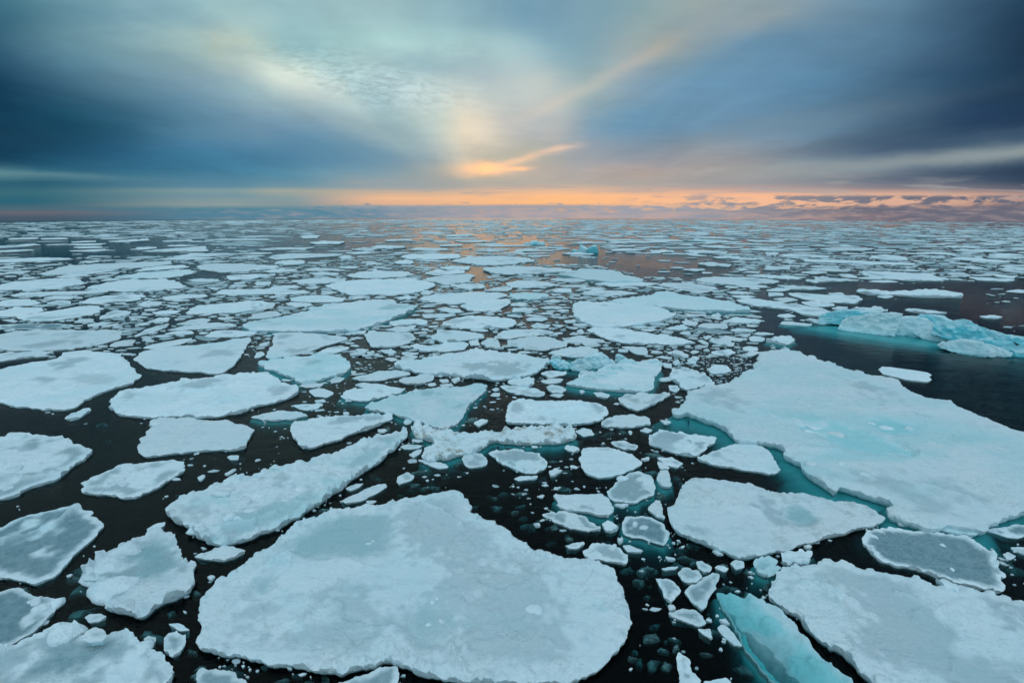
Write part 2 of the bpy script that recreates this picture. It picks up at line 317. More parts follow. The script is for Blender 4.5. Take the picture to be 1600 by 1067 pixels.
def make_ice(name, snow=(0.84, 0.915, 0.95), wet=(0.13, 0.245, 0.285), teal=(0.16, 0.62, 0.66)):
    m, t = mat(name)
    pos = t.n('ShaderNodeNewGeometry').outputs['Position']
    aw = t.n('ShaderNodeAttribute', attribute_name='wet').outputs['Fac']
    at = t.n('ShaderNodeAttribute', attribute_name='teal').outputs['Fac']
    ad = t.n('ShaderNodeAttribute', attribute_name='dirt').outputs['Fac']
    n1 = t.noise(pos, 0.35, 5.0, 0.6); n2 = t.noise(pos, 2.6, 6.0, 0.65); n3 = t.noise(pos, 9.0, 5.0, 0.65)
    c = t.mix(t.ss(n1, 0.35, 0.65), (snow[0] * 0.90, snow[1] * 0.95, snow[2] * 0.97, 1), (*snow, 1))
    # damp, granular patches where slush shows through the snow
    c = t.mix(t.m('MULTIPLY', t.ss(n2, 0.50, 0.68), 0.42), c, (snow[0] * 0.62, snow[1] * 0.76, snow[2] * 0.80, 1))
    pit = t.m('MULTIPLY', t.ss(n3, 0.54, 0.66), t.ss(t.noise(pos, 0.55, 4.0, 0.6), 0.50, 0.62))
    c = t.mix(t.m('MULTIPLY', pit, 0.36), c, (0.30, 0.44, 0.50, 1))
    oi = t.n('ShaderNodeObjectInfo'); rv_ = t.mr(oi.outputs['Random'], 0, 1, 0.88, 1.04)
    c = t.mix(1.0, c, t.comb(rv_, rv_, rv_), 'MULTIPLY')
    wp = t.n('ShaderNodeVectorMath', operation='ADD'); t.l(pos, wp.inputs[0])
    nz_ = t.n('ShaderNodeTexNoise'); t.put(nz_.inputs['Vector'], pos); nz_.inputs['Scale'].default_value = 0.9; nz_.inputs['Detail'].default_value = 4
    t.l(nz_.outputs['Color'], wp.inputs[1])
    ve = t.n('ShaderNodeTexVoronoi', feature='DISTANCE_TO_EDGE'); t.l(wp.outputs[0], ve.inputs['Vector']); ve.inputs['Scale'].default_value = 0.33
    crack = t.m('MULTIPLY', t.ss(ve.outputs['Distance'], 0.022, 0.004), t.ss(n1, 0.45, 0.6))
    c = t.mix(t.m('MULTIPLY', crack, 0.10), c, (0.34, 0.52, 0.58, 1))
    drift = t.n('ShaderNodeMapping'); t.l(pos, drift.inputs[0]); drift.inputs['Rotation'].default_value = (0, 0, 0.5); drift.inputs['Scale'].default_value = (0.5, 3.2, 1)
    nd = t.noise(drift.outputs[0], 1.0, 5.0, 0.62)
    c = t.mix(t.m('MULTIPLY', t.ss(nd, 0.52, 0.70), 0.34), c, (0.50, 0.66, 0.72, 1))
    c = t.mix(t.m('MULTIPLY', t.ss(t.noise(pos, 0.22, 5.0, 0.62, 0.5), 0.46, 0.64), 0.27), c, (0.50, 0.78, 0.84, 1))
    wcol = t.mix(t.ss(n2, 0.35, 0.7), (*wet, 1), (wet[0] * 1.7, wet[1] * 1.4, wet[2] * 1.35, 1))
    wfac = t.m('MULTIPLY', aw, t.mr(n3, 0.25, 0.75, 1.1, 0.8), clamp=True)
    c = t.mix(wfac, c, wcol)
    c = t.mix(t.m('MULTIPLY', at, 0.92), c, (*teal, 1))
    c = t.mix(t.m('MULTIPLY', ad, t.ss(n2, 0.42, 0.66)), c, (0.30, 0.26, 0.19, 1))
    b = t.n('ShaderNodeBsdfPrincipled')
    t.l(c, b.inputs['Base Color'])
    t.put(b.inputs['Roughness'], t.mr(wfac, 0.0, 1.0, 0.75, 0.34))
    b.inputs['IOR'].default_value = 1.31
    vo = t.n('ShaderNodeTexVoronoi', feature='F1'); t.put(vo.inputs['Vector'], pos); vo.inputs['Scale'].default_value = 6.5
    vo2 = t.n('ShaderNodeTexVoronoi', feature='F1'); t.put(vo2.inputs['Vector'], pos); vo2.inputs['Scale'].default_value = 17.0
    crumb = t.m('ADD', t.ss(vo.outputs['Distance'], 0.55, 0.15), t.m('MULTIPLY', t.ss(vo2.outputs['Distance'], 0.6, 0.1), 0.5))
    crumb = t.m('MULTIPLY', crumb, t.ss(n1, 0.40, 0.62, 0.12, 0.75))
    hgt = t.m('ADD', t.m('ADD', t.m('MULTIPLY', n2, 1.0), t.m('MULTIPLY', n3, 0.6)), t.m('MULTIPLY', crumb, 0.55))
    hgt = t.m('ADD', hgt, t.m('MULTIPLY', nd, 0.7))
    hgt = t.m('SUBTRACT', hgt, t.m('MULTIPLY', crack, 0.25))
    hgt = t.m('MULTIPLY', hgt, t.mr(wfac, 0, 1, 1.0, 0.2))
    bp = t.n('ShaderNodeBump'); bp.inputs['Strength'].default_value = 0.7; bp.inputs['Distance'].default_value = 0.075
    t.l(hgt, bp.inputs['Height']); t.l(bp.outputs[0], b.inputs['Normal'])
    o = t.n('ShaderNodeOutputMaterial'); t.l(b.outputs[0], o.inputs[0])
    return m
ICE = make_ice('snow_covered_ice')
POOL = make_ice('wet_pool_ice', snow=(0.62, 0.75, 0.79), wet=(0.34, 0.50, 0.56))

def make_under():
    m, t = mat('submerged_ice')
    pos = t.n('ShaderNodeNewGeometry').outputs['Position']
    n1 = t.noise(pos, 1.1, 5.0, 0.6)
    c = t.mix(n1, (0.05, 0.56, 0.60, 1), (0.20, 0.76, 0.77, 1))
    b = t.n('ShaderNodeBsdfPrincipled'); t.l(c, b.inputs['Base Color']); b.inputs['Roughness'].default_value = 0.6
    o = t.n('ShaderNodeOutputMaterial'); t.l(b.outputs[0], o.inputs[0])
    return m
UNDER = make_under()

def make_water():
    m, t = mat('cold_sea_water')
    pos = t.n('ShaderNodeNewGeometry').outputs['Position']
    mp = t.n('ShaderNodeMapping'); t.l(pos, mp.inputs[0]); mp.inputs['Scale'].default_value = (1.0, 1.9, 1.0)
    mp.inputs['Rotation'].default_value = (0, 0, math.radians(14))
    n0 = t.noise(mp.outputs[0], 0.42, 3.0, 0.5)
    n1 = t.noise(mp.outputs[0], 2.1, 4.0, 0.55, 0.4)
    n2 = t.noise(mp.outputs[0], 8.5, 3.0, 0.5, 0.3)
    calm = t.ss(t.noise(pos, 0.03, 3.0, 0.5), 0.38, 0.62, 0.35, 1.0)
    hgt = t.m('ADD', t.m('MULTIPLY', n1, 0.10), t.m('MULTIPLY', n2, 0.022))
    hgt = t.m('ADD', t.m('MULTIPLY', hgt, calm), t.m('MULTIPLY', n0, 0.10))
    bp = t.n('ShaderNodeBump'); bp.inputs['Strength'].default_value = 0.45; bp.inputs['Distance'].default_value = 1.0
    t.l(hgt, bp.inputs['Height'])
    fr = t.n('ShaderNodeFresnel'); fr.inputs[0].default_value = 1.22; t.l(bp.outputs[0], fr.inputs['Normal'])
    gl = t.n('ShaderNodeBsdfGlossy'); gl.inputs['Roughness'].default_value = 0.06; t.l(bp.outputs[0], gl.inputs['Normal'])
    tr = t.n('ShaderNodeBsdfTransparent'); tr.inputs[0].default_value = (0.93, 0.98, 0.98, 1)
    mx = t.n('ShaderNodeMixShader'); t.l(fr.outputs[0], mx.inputs[0]); t.l(tr.outputs[0], mx.inputs[1]); t.l(gl.outputs[0], mx.inputs[2])
    va = t.n('ShaderNodeVolumeAbsorption'); va.inputs[0].default_value = (0.0, 0.52, 0.55, 1); va.inputs[1].default_value = 2.3
    o = t.n('ShaderNodeOutputMaterial'); t.l(mx.outputs[0], o.inputs[0]); t.l(va.outputs[0], o.inputs[1])
    return m
WATER = make_water()
def plain(name, c, r=0.8):
    m, t = mat(name); b = t.n('ShaderNodeBsdfPrincipled'); b.inputs['Base Color'].default_value = (*c, 1); b.inputs['Roughness'].default_value = r
    o = t.n('ShaderNodeOutputMaterial'); t.l(b.outputs[0], o.inputs[0]); return m

# ------------------------------------------------------------------ mesh helper
def link(name, verts, faces, m, parent=None, loc=(0, 0, 0), attrs=None, smooth=True):
    me = bpy.data.meshes.new(name); me.from_pydata([tuple(v) for v in verts], [], faces); me.update()
    if attrs:
        for k, a in attrs.items():
            at = me.attributes.new(k, 'FLOAT', 'POINT'); at.data.foreach_set('value', np.asarray(a, dtype=np.float32))
    me.polygons.foreach_set('use_smooth', [bool(smooth)] * len(me.polygons))
    if False: me.polygons.foreach_set('use_smooth', [True] * len(me.polygons))
    if smooth == 'auto': me.set_sharp_from_angle(angle=math.radians(48))
    me.materials.append(m)
    o = bpy.data.objects.new(name, me); C.objects.link(o); o.location = loc
    if parent is not None: o.parent = parent
    return o
def tag(o, label=None, cat=None, group=None, kind=None):
    if label: o['label'] = label
    if cat: o['category'] = cat
    if group: o['group'] = group
    if kind: o['kind'] = kind
    return o

# ------------------------------------------------------------------ sea
def disc(depth, rmax, n=224):
    rr = [0.0]; r = 4.0
    while r < rmax: rr.append(r); r += max(4.0, r * 0.05)
    rr.append(rmax)
    vs = [(0, 0, -depth)]; fs = []
    for r in rr[1:]:
        for k in range(n):
            a = 2 * math.pi * k / n; x, y = r * math.cos(a), r * math.sin(a)
            vs.append((x, y, drop(x, y) - depth))
    for k in range(n): fs.append((0, 1 + k, 1 + (k + 1) % n))
    for i in range(len(rr) - 2):
        a0 = 1 + i * n; b0 = a0 + n
        for k in range(n):
            j = (k + 1) % n; fs.append((a0 + k, b0 + k, b0 + j, a0 + j))
    return vs, fs, n
v1, f1, nn = disc(0.0, 2200.0)
v2, f2, _ = disc(14.0, 2200.0)
off = len(v1)
fs = f1 + [tuple(off + i for i in reversed(f)) for f in f2]
for k in range(nn):
    j = (k + 1) % nn; a = off - nn; b = off + len(v2) - nn
    fs.append((a + k, b + k, b + j, a + j))
tag(link('sea', v1 + v2, fs, WATER), kind='structure')
v3, f3, _ = disc(14.3, 2200.0, 64)
tag(link('sea_bed', v3, f3, plain('dark_depth', (0.012, 0.016, 0.02), 1.0)), kind='structure')

# ------------------------------------------------------------------ floe outlines read off the photograph
# id tile(x0,y0 with coordinates at four times the photo's pixels) parameters : outline | short name | label
TILE = {}
for i in range(4):
    TILE['A%d' % i] = (400 * i, 440); TILE['B%d' % i] = (400 * i, 560); TILE['C%d' % i] = (400 * i, 800); TILE['D%d' % i] = (400 * i, 330)
DATA = """
c1 C0 w=.95 h=.18 lump=.4 : -240 60 0 100 140 28 330 -20 470 -48 500 -25 600 -10 570 20 670 75 600 150 490 240 400 340 340 400 220 440 100 420 0 395 -220 330 | grey slab with the folded edge | smooth grey slab of thin ice with a folded white upper strip, at the left edge
c2 C0 w=.35 h=.28 lump=2.2 : 500 360 540 345 600 260 700 235 760 185 860 165 980 115 1050 120 1110 190 1150 270 1190 330 1240 410 1190 500 1100 540 1020 570 900 640 800 640 700 610 620 520 600 430 540 420 | rubbly floe with the grey-green pool | small rubbly floe of broken plates around one grey-green melt pool
c3 C0 w=1 h=.14 lump=.6 : -200 560 0 500 60 485 120 475 150 500 220 520 340 525 378 560 350 610 280 680 200 760 110 810 0 850 -200 860 | low grey corner floe | low grey glazed floe with a crumbly white tip, below the folded grey slab
c4 C0 w=.5 ws=.8 h=.25 lump=2 : -200 960 0 860 60 840 200 780 300 740 440 695 490 720 520 765 680 765 780 750 860 800 940 850 1030 870 1080 990 1050 1080 1000 1200 -100 1250 -250 1150 | floe with the long blue-grey pool | white floe with a long blue-grey pool, cut off by the lower left corner
c5 C0 w=.3 h=.3 on=.28 lump=.5 : 505 770 540 730 600 710 650 725 675 765 640 800 560 810 510 795 | | round smooth ice lump lying at the brink of the long blue-grey pool
c6 C0 w=.6 h=.12 : 1020 800 1050 755 1110 740 1160 760 1165 820 1130 880 1070 905 1030 870 | | upright oval grey cake between the corner floe and the largest front floe
c7 C0 w=.4 h=.1 : 530 655 560 635 620 630 665 655 620 680 560 680 | |
c8 C0 w=.5 h=.1 : 1050 700 1100 695 1160 705 1190 735 1120 735 | |
c9 C0 w=.4 h=.12 : 890 795 930 765 985 780 975 810 930 820 | |
c10 C0 w=.1 h=.16 : 1210 275 1290 245 1400 205 1450 220 1535 240 1480 275 1400 290 1280 285 | white crescent floe | small clean white crescent with pointed ends below the long diagonal floe
c11 C0 w=.1 h=.08 : 920 105 970 75 1030 60 1020 85 950 110 | |
c12 C0 w=.1 h=.08 : 1290 405 1330 388 1350 400 1320 425 | |
c13 C0 w=.7 h=.15 : 1220 1000 1260 965 1370 975 1480 1000 1560 1060 1560 1160 1220 1160 | | dark grey cake cut by the bottom edge under the largest floe
c14 C1 w=.7 h=.3 lump=.3 : 460 1075 600 1040 760 975 860 955 890 965 880 1100 860 1180 460 1180 | | tilted grey-blue slab corner poking up below the largest front floe
c20 P w=.38 ws=.55 h=.34 lump=1 : 307 960 312 940 322 920 357 897 375 885 400 862 425 850 441 837 470 815 495 807 517 795 535 794 580 789 625 780 675 770 705 765 720 767 727 777 737 792 735 802 752 806 770 812 790 827 800 837 815 844 837 859 850 857 867 865 900 871 930 877 950 885 960 897 975 927 982 947 991 972 985 985 980 1000 960 1020 940 1037 922 1052 895 1062 837 1068 800 1065 762 1068 725 1065 687 1057 650 1050 640 1041 600 1032 585 1043 550 1045 535 1050 500 1044 465 1040 432 1036 400 1026 375 1024 332 1018 310 1012 308 1000 314 980 | largest front floe | huge pale floe across the bottom middle, with smooth grey-blue pools
b1 P w=.2 h=.25 : -60 600 0 576 50 567 82 562 99 556 100 550 120 548 160 550 185 552 197 562 202 570 217 577 219 587 205 599 175 607 140 620 117 635 100 640 85 637 47 636 22 632 0 627 -50 618 | rounded floe at the left edge | broad rounded white floe with a faint curved ridge, cut by the left edge
b2 P w=.2 h=.27 lump=1.2 : 169 626 185 612 205 610 225 605 262 597 300 591 350 585 400 582 420 581 427 592 460 601 467 609 450 622 417 632 400 634 375 642 320 651 295 649 250 651 200 650 180 645 170 635 | long cigar-shaped floe | long cigar-shaped snowy floe with a rough crumbly back edge
b3 P w=.25 h=.2 : 237 659 250 651 275 652 325 655 362 659 392 665 400 672 390 685 385 697 362 701 332 702 287 707 250 712 230 712 217 700 221 685 237 667 | blunt tapering floe | smooth blunt floe widening to the right just under the cigar-shaped floe
b4 B0 w=.5 h=.2 lump=1.2 : -200 600 0 480 60 475 160 460 200 465 270 480 380 485 400 510 470 540 560 560 580 580 520 640 400 710 300 770 160 815 120 850 0 870 -200 860 | pointed floe at the left edge | grey-white floe strewn with lumps, pointed to the right, at the left edge
b5 B0 w=.4 h=.2 lump=.9 : 500 780 560 750 640 710 760 665 820 660 950 645 1080 628 1130 635 1155 665 1140 700 1060 750 980 800 850 860 790 865 700 855 505 840 | small floe with lumps at one end | smooth bluish floe with a few loose lumps at its blunt end
b6 B0 h=.2 lump=1 : 400 370 440 345 520 315 555 310 560 325 530 350 480 375 430 385 | | small lone white wedge in dark water below the rounded left floe
b7 P w=.45 ws=.6 h=.3 lump=1.8 : 632 672 640 681 625 692 595 717 562 740 540 755 505 780 470 802 425 825 400 832 375 840 350 847 325 845 310 835 287 820 275 810 259 794 275 777 300 769 335 757 370 747 400 740 420 732 432 729 450 730 482 720 525 705 565 689 595 680 615 675 | long diagonal floe | long wedge-shaped floe lying diagonally, studded with lumps and pale blue patches
b8 B0 h=.1 : 1420 615 1450 603 1500 605 1490 630 1440 633 | |
b9a B0 w=.8 h=.1 : 1230 745 1260 725 1290 730 1250 765 | |
b9b B0 h=.1 : 1395 720 1470 680 1480 690 1420 728 | |
b9c B0 w=.9 h=.1 : 1410 750 1480 710 1490 735 1430 770 | |
b20 B1 w=.25 h=.26 lump=1.2 : 205 430 240 390 330 375 480 360 620 350 760 345 850 350 855 375 760 410 640 450 540 490 430 525 340 550 270 550 240 490 | club-shaped floe | club-shaped floe with crumbly edges and a bluish middle, beyond the long diagonal floe
b21 B1 w=.1 h=.35 lump=.8 foot=0.5 : 680 300 760 265 900 225 1020 195 1150 175 1250 180 1380 155 1440 170 1430 200 1360 260 1300 330 1295 360 1270 400 1200 430 1150 435 1060 400 960 370 850 340 720 320 | heart-shaped white floe | thick clean white floe shaped like a heart, pointed to the left, near the middle
b22 P w=0 h=.32 lump=2.4 dirt=.8 foot=.7 : 645 665 652 661 670 665 685 672 700 676 735 676 757 671 780 674 800 669 825 666 872 664 890 670 902 682 882 689 830 691 800 690 775 687 750 700 732 707 695 716 665 719 657 714 660 705 682 692 665 687 647 680 | dirty forked floe | dirty brown-speckled forked floe with rough snow and algae-stained base
b23 B1 w=.3 h=.12 : 1285 610 1320 592 1400 590 1450 615 1455 660 1400 680 1340 680 1300 650 | | small round pancake just below the dirty forked floe
b24 B1 h=.1 : 1010 630 1080 635 1150 650 1200 675 1150 685 1090 670 | |
b25 B1 h=.1 : 900 550 950 535 1040 545 1010 560 930 565 | |
b26 B1 h=.1 : 955 600 1000 570 1040 560 1030 590 985 625 | |
b27 B1 w=.3 h=.12 : 875 770 900 730 950 710 990 735 970 760 890 790 | | lone egg-shaped pancake in open dark water above the largest floe
b28 B1 w=.3 h=.12 : 515 895 560 870 640 835 730 790 810 780 820 795 740 850 640 900 570 905 | | narrow grey-white sliver between the diagonal floe and the largest floe
b29 B1 h=.1 : 560 810 630 780 680 775 640 810 590 825 | |
b30 B1 h=.1 : 755 445 790 435 825 445 800 460 770 460 | |
b31 B1 h=.1 : 920 400 930 375 980 380 970 400 940 412 | |
b32 B1 h=.15 foot=.4 : -40 365 60 340 180 322 280 330 330 355 240 375 100 390 20 380 | |
b33 B1 w=.3 h=.12 : 205 295 300 285 425 282 380 310 320 325 | |
b34 B1 w=.2 h=.14 : 335 200 400 185 480 215 440 240 350 240 | |
b35 B1 h=.25 lump=1.2 foot=.8 : 525 235 560 205 640 190 780 170 930 185 900 210 800 230 700 260 620 262 550 255 | | rough white floe with a teal underwater foot, behind the heart-shaped floe
b36 B1 h=.2 : 620 165 700 152 790 160 780 172 680 185 | |
b37 B1 w=.2 h=.18 : 590 120 680 100 780 80 900 70 960 95 900 115 750 135 650 135 | |
b38 B1 w=.2 h=.2 : 885 140 910 115 980 110 1060 92 1110 105 1100 135 1030 155 930 158 | |
b39 B1 h=.1 : 1140 130 1200 125 1210 145 1160 150 | |
b40 B1 h=.15 : 1215 125 1270 115 1280 130 1240 152 | |
b41 B1 h=.1 : 1070 155 1120 150 1130 165 1080 172 | |
b42 B1 w=.4 h=.1 : 1140 165 1200 155 1240 165 1180 178 | |
b43 B1 h=.12 : 460 140 500 110 550 125 530 145 480 150 | |
b44 B1 w=.5 h=.1 : 270 170 330 145 430 160 410 180 300 182 | |
b45 B1 h=.15 : 1360 400 1400 378 1450 380 1440 400 1390 425 | |
b46 B1 h=.1 : 1460 230 1480 215 1530 215 1520 235 | |
b49 B1 w=.9 h=.06 : 680 885 760 885 730 905 700 908 | |
b50 B1 h=.1 : 1470 190 1500 180 1525 188 1500 205 | |
b51 B1 h=.1 : 540 335 580 330 585 345 550 350 | |
b52 B1 h=.1 : 590 80 620 75 630 85 600 95 | |
b53 B1 h=.1 : 360 260 430 252 440 268 380 275 | |
b60 B2 w=.2 h=.3 lump=.8 : -40 350 -25 290 0 262 60 255 200 262 400 258 540 275 590 310 600 345 560 380 480 395 350 405 100 402 -35 398 | long loaf-shaped floe | thick loaf-shaped floe with a straight front edge, behind the dirty forked floe
b61 P w=0 h=.35 lump=.8 foot=1.2 : 882 598 895 594 905 590 904 584 925 582 945 572 965 566 990 565 1010 563 1030 566 1032 575 1025 586 1022 595 1024 604 1012 611 975 610 920 605 900 602 | floe with the turquoise rubble | white floe heaped with turquoise ice rubble along its back edge
b62 B2 h=.15 : 170 95 220 80 350 75 340 95 250 122 | |
b63 B2 w=.3 h=.1 : 175 140 250 125 320 128 310 150 220 157 | |
b64 B2 h=.25 lump=1.6 : -30 150 0 130 40 118 100 125 140 115 145 150 110 175 40 170 0 162 | |
b65 B2 h=.2 lump=1.4 : 215 180 240 165 300 170 335 195 310 215 250 212 | |
b66 B2 h=.1 : 230 228 270 220 330 220 300 242 | |
b67 B2 h=.15 : -70 172 0 170 80 180 150 185 200 215 170 235 100 232 0 215 -55 190 | |
b68 B2 h=.12 : 500 210 560 208 615 230 590 247 530 240 | |
b69 B2 h=.15 : 420 200 440 193 460 205 430 217 | |
b70 B2 w=.2 h=.22 : 660 245 700 215 820 225 920 212 985 210 985 230 900 280 830 310 780 325 720 310 670 275 | shark-fin floe | smooth floe with a long tip curling to the right, below the turquoise rubble
b71 B2 h=.15 : 915 120 990 113 1000 135 930 138 | |
b72 B2 h=.15 : 980 170 1030 165 1048 190 1020 210 990 195 | |
b73 B2 h=.28 lump=1.5 : 990 90 1030 65 1100 55 1180 80 1240 115 1272 150 1265 168 1180 178 1095 192 1050 180 1000 120 | | rough mottled floe wedged against the back corner of the giant right floe
b74 B2 w=.1 h=.2 : 1215 70 1270 35 1340 40 1385 70 1330 95 1240 95 | |
b75 B2 h=.1 : 920 380 960 383 1003 395 960 412 | |
b76 B2 w=.3 h=.22 : 555 420 580 380 640 348 760 352 860 365 882 410 820 420 680 425 | half-dome floe | half-dome floe with a straight front edge, to the right of the loaf-shaped floe
b77 B2 h=.12 : 395 455 440 435 490 445 515 475 450 488 | |
b78 B2 h=.1 : 725 455 740 447 755 462 740 475 | |
b79 B2 h=.1 : 795 450 830 430 885 445 850 465 | |
b80 B2 w=.5 h=.15 lump=1.2 : 610 525 650 510 700 508 800 545 780 565 700 570 640 550 | |
b81 B2 w=.45 h=.24 lump=1.3 : 850 520 870 480 920 445 1000 460 1100 470 1200 480 1290 495 1290 520 1220 560 1130 608 1040 595 940 560 860 535 | lilac-tinted floe | lilac-grey diamond floe with a rough raised white border
b82 B2 h=.15 : 330 560 345 540 420 550 430 570 380 588 | |
b83 B2 w=.15 h=.22 lump=.5 : 420 620 440 560 460 550 600 550 680 570 740 595 815 650 760 690 620 740 540 742 460 710 430 670 | shield-shaped floe | smooth clean shield-shaped floe pointed to the right
b84 B2 w=.45 h=.16 : -155 590 -100 565 -10 570 60 572 170 590 185 620 225 645 215 685 150 715 80 710 0 682 -90 635 | | grey rounded wedge with a ragged right end, below the dirty forked floe
b85 B2 h=.08 : 5 750 50 735 160 735 150 750 40 765 | |
b86 B2 h=.15 : 228 710 270 690 320 700 270 733 235 730 | |
b87 B2 h=.08 : 800 625 860 610 860 632 820 638 | |
b88 B2 w=.4 h=.15 lump=1.3 : 905 620 990 615 1070 655 1040 680 960 660 | |
b89 B2 w=.4 h=.1 : 900 645 950 650 985 685 930 690 | |
b90 B2 w=.1 h=.2 foot=.9 : 897 730 920 690 980 695 1000 795 940 800 905 775 | | small upright block with a teal foot spreading to its right
b91 B2 w=.6 h=.18 lump=.5 foot=.6 : 590 830 640 780 720 710 800 703 870 730 895 790 895 850 830 870 770 895 640 895 600 860 | overlapping glassy plates | pair of glassy bluish plates rafted over each other
b92 B2 w=.4 h=.3 lump=.5 foot=0.3 : 255 855 270 840 420 845 570 838 600 870 630 925 632 955 570 972 450 955 330 940 290 915 290 890 | | tilted slab with a bluish upper face, left of the rafted glassy plates
b93 C2 w=.6 h=.14 lump=1.4 : 190 10 300 0 440 10 500 50 560 90 560 115 500 120 380 100 290 65 220 35 | | long grey lens with crumbs on its far rim, below the tilted slab
b94 C2 w=.2 h=.2 lump=1.6 : 560 75 600 50 640 80 665 100 620 125 575 110 | |
b95 C2 w=1 h=.06 lump=.8 foot=0.5 : 680 60 720 25 860 25 940 70 985 130 990 170 950 205 880 190 820 170 740 160 690 130 | | half-sunken dark glassy plate carrying two white crumbs
b96 B2 w=.5 h=.18 lump=1 : 835 935 900 880 930 880 960 1000 900 985 | |
b97 B2 w=.6 h=.1 : 630 910 700 905 740 910 690 930 | |
b98 C2 w=.4 h=.18 : 445 245 500 210 600 190 650 205 730 265 720 310 640 310 500 290 455 270 | | small grey-white fan-shaped floe off the largest floe's far shore
b99 C2 w=.3 h=.14 lump=1.2 : 320 205 380 185 450 178 460 200 400 230 350 225 | |
b100 C2 h=.1 : 690 205 730 198 820 240 780 250 720 240 | |
b101 C2 h=.15 : 655 160 690 150 700 170 670 190 | |
b102 C2 h=.12 : 130 65 170 60 180 80 150 85 | |
b103 C2 w=.4 h=.08 : 950 275 1030 285 1010 300 970 295 | |
b104 C2 w=.3 h=.15 : 1150 310 1180 295 1255 340 1240 370 1200 378 1155 350 | |
b105 C2 w=.3 h=.12 : 1260 345 1300 328 1360 355 1330 372 | |
b106 C2 w=.2 h=.1 : 930 350 1040 335 1040 352 960 362 | |
b107 C2 w=.4 h=.16 : 1030 375 1080 352 1160 360 1200 400 1150 440 1100 445 1050 420 | |
b108 C2 w=.5 h=.16 : 890 410 940 410 1010 430 1060 490 1010 540 1000 570 960 545 930 480 | |
b109 C2 w=.7 h=.2 lump=.5 : 1070 490 1200 400 1250 372 1300 385 1280 470 1190 605 1130 560 | kite-shaped grey floe | grey kite-shaped floe standing on its point among small cakes
b110 C2 w=.4 h=.1 : 970 580 1010 572 1030 600 990 612 | |
b111 C2 w=.7 h=.14 : 970 635 1050 600 1140 600 1180 640 1215 690 1180 712 1100 690 1000 655 | |
b112 C2 w=.3 h=.12 dirt=1 : 1160 725 1240 720 1255 790 1200 765 | | little sandy-brown ice fragment below the kite-shaped floe
b113 C2 w=.5 h=.14 : 1280 720 1300 700 1340 710 1400 770 1440 835 1390 830 1310 770 | |
b114 C2 w=.6 h=.1 : 1290 665 1330 660 1370 695 1320 695 | |
b115 C2 w=.5 h=.14 : 1360 320 1400 300 1450 310 1460 345 1400 358 | |
b116 C2 w=.3 h=.2 teal=.3 foot=.7 : 1510 310 1600 270 1660 290 1660 330 1590 400 1530 370 | |
b117 C2 h=.08 : 1250 240 1270 228 1335 262 1290 265 | |
b118 C2 w=.6 h=.2 : 1030 920 1045 893 1090 915 1120 980 1190 1060 1100 1100 1050 1080 1055 1020 1035 980 | | narrow grey spike of ice in the dark water at the bottom edge
b119 C2 w=.7 h=.12 : 1190 1060 1280 1045 1340 1040 1370 1067 1300 1120 1200 1120 | |
b122 P w=.2 h=.34 teal=.75 lump=1 foot=.7 : 1120 922 1140 924 1175 935 1193 944 1206 953 1222 962 1236 972 1248 990 1270 1014 1300 1042 1330 1068 1345 1100 1260 1100 1230 1080 1200 1050 1180 1025 1160 1000 1150 975 1135 950 | turquoise tilted slab | tilted turquoise slab half awash beside the lower right floe
b123 C3 h=.3 lump=1.4 : 75 250 110 230 180 240 280 240 265 285 250 320 130 330 80 300 | | rough white block at the tip of the lower right floe
b124 C3 w=.3 h=.2 teal=.3 foot=.6 : -40 350 0 330 60 335 90 350 50 390 0 400 | |
b125 C3 w=.45 ws=.6 h=.33 lump=1.2 : 5 430 50 400 80 350 150 330 270 315 380 300 500 330 590 350 740 365 850 395 960 430 1030 465 1200 460 1400 500 1500 530 1600 560 1900 640 1950 900 1900 1300 750 1350 650 1067 560 980 460 870 380 830 270 730 200 650 100 600 20 520 | lower right floe | broad pale lilac-white granular floe filling the lower right corner
b126 C3 w=.95 h=.16 lump=2.4 : 600 115 680 100 780 100 900 110 1010 120 1130 140 1260 160 1330 210 1410 270 1450 330 1480 400 1470 490 1400 495 1300 460 1100 410 960 370 800 330 650 280 610 190 | flat slate-grey floe | flat slate-grey glazed floe with a white crumbly border
b127 C3 w=.1 h=.25 on=.12 : 1025 410 1100 410 1205 460 1200 495 1140 480 | | oblong white block lodged between the slate-grey floe and the lower right floe
b128 C3 w=.95 h=.06 : 1350 110 1520 75 1600 80 1750 100 1750 160 1500 155 | | dull grey half-sunken sheet at the right edge under the giant floe
b129 C3 w=.4 h=.1 : 1460 260 1500 245 1550 275 1500 298 | |
b130 C3 w=.2 h=.28 teal=.25 lump=.4 : 1060 95 1150 88 1300 88 1325 105 1310 135 1200 135 1090 112 | | smooth rounded ice sausage tucked under the giant right floe
b131 C3 w=.4 h=.12 : 220 210 250 195 280 205 260 228 | |
b132 C3 w=.5 h=.1 : 800 50 850 55 870 80 820 75 | |
b138 C3 w=.6 h=.08 : 1520 225 1600 220 1700 240 1700 270 1600 265 | |
b133 P w=.12 h=.34 lump=.5 dirt=.22 : 1044 791 1055 789 1065 760 1070 751 1082 745 1112 746 1145 751 1160 756 1172 754 1200 767 1225 772 1257 770 1300 780 1325 781 1360 791 1387 810 1370 819 1337 827 1300 837 1262 847 1225 859 1200 861 1175 869 1155 869 1135 860 1100 845 1055 827 1045 812 | cream-tinted wedge floe | smooth cream-tinted wedge floe with a single green-grey pool and a straight cut edge
b134 P w=.2 h=.2 : 1089 716 1100 711 1125 702 1162 692 1185 694 1200 703 1212 720 1219 732 1210 738 1200 739 1175 735 1125 727 1100 720 | | smooth pale wedge lying against the giant right floe's turquoise foot
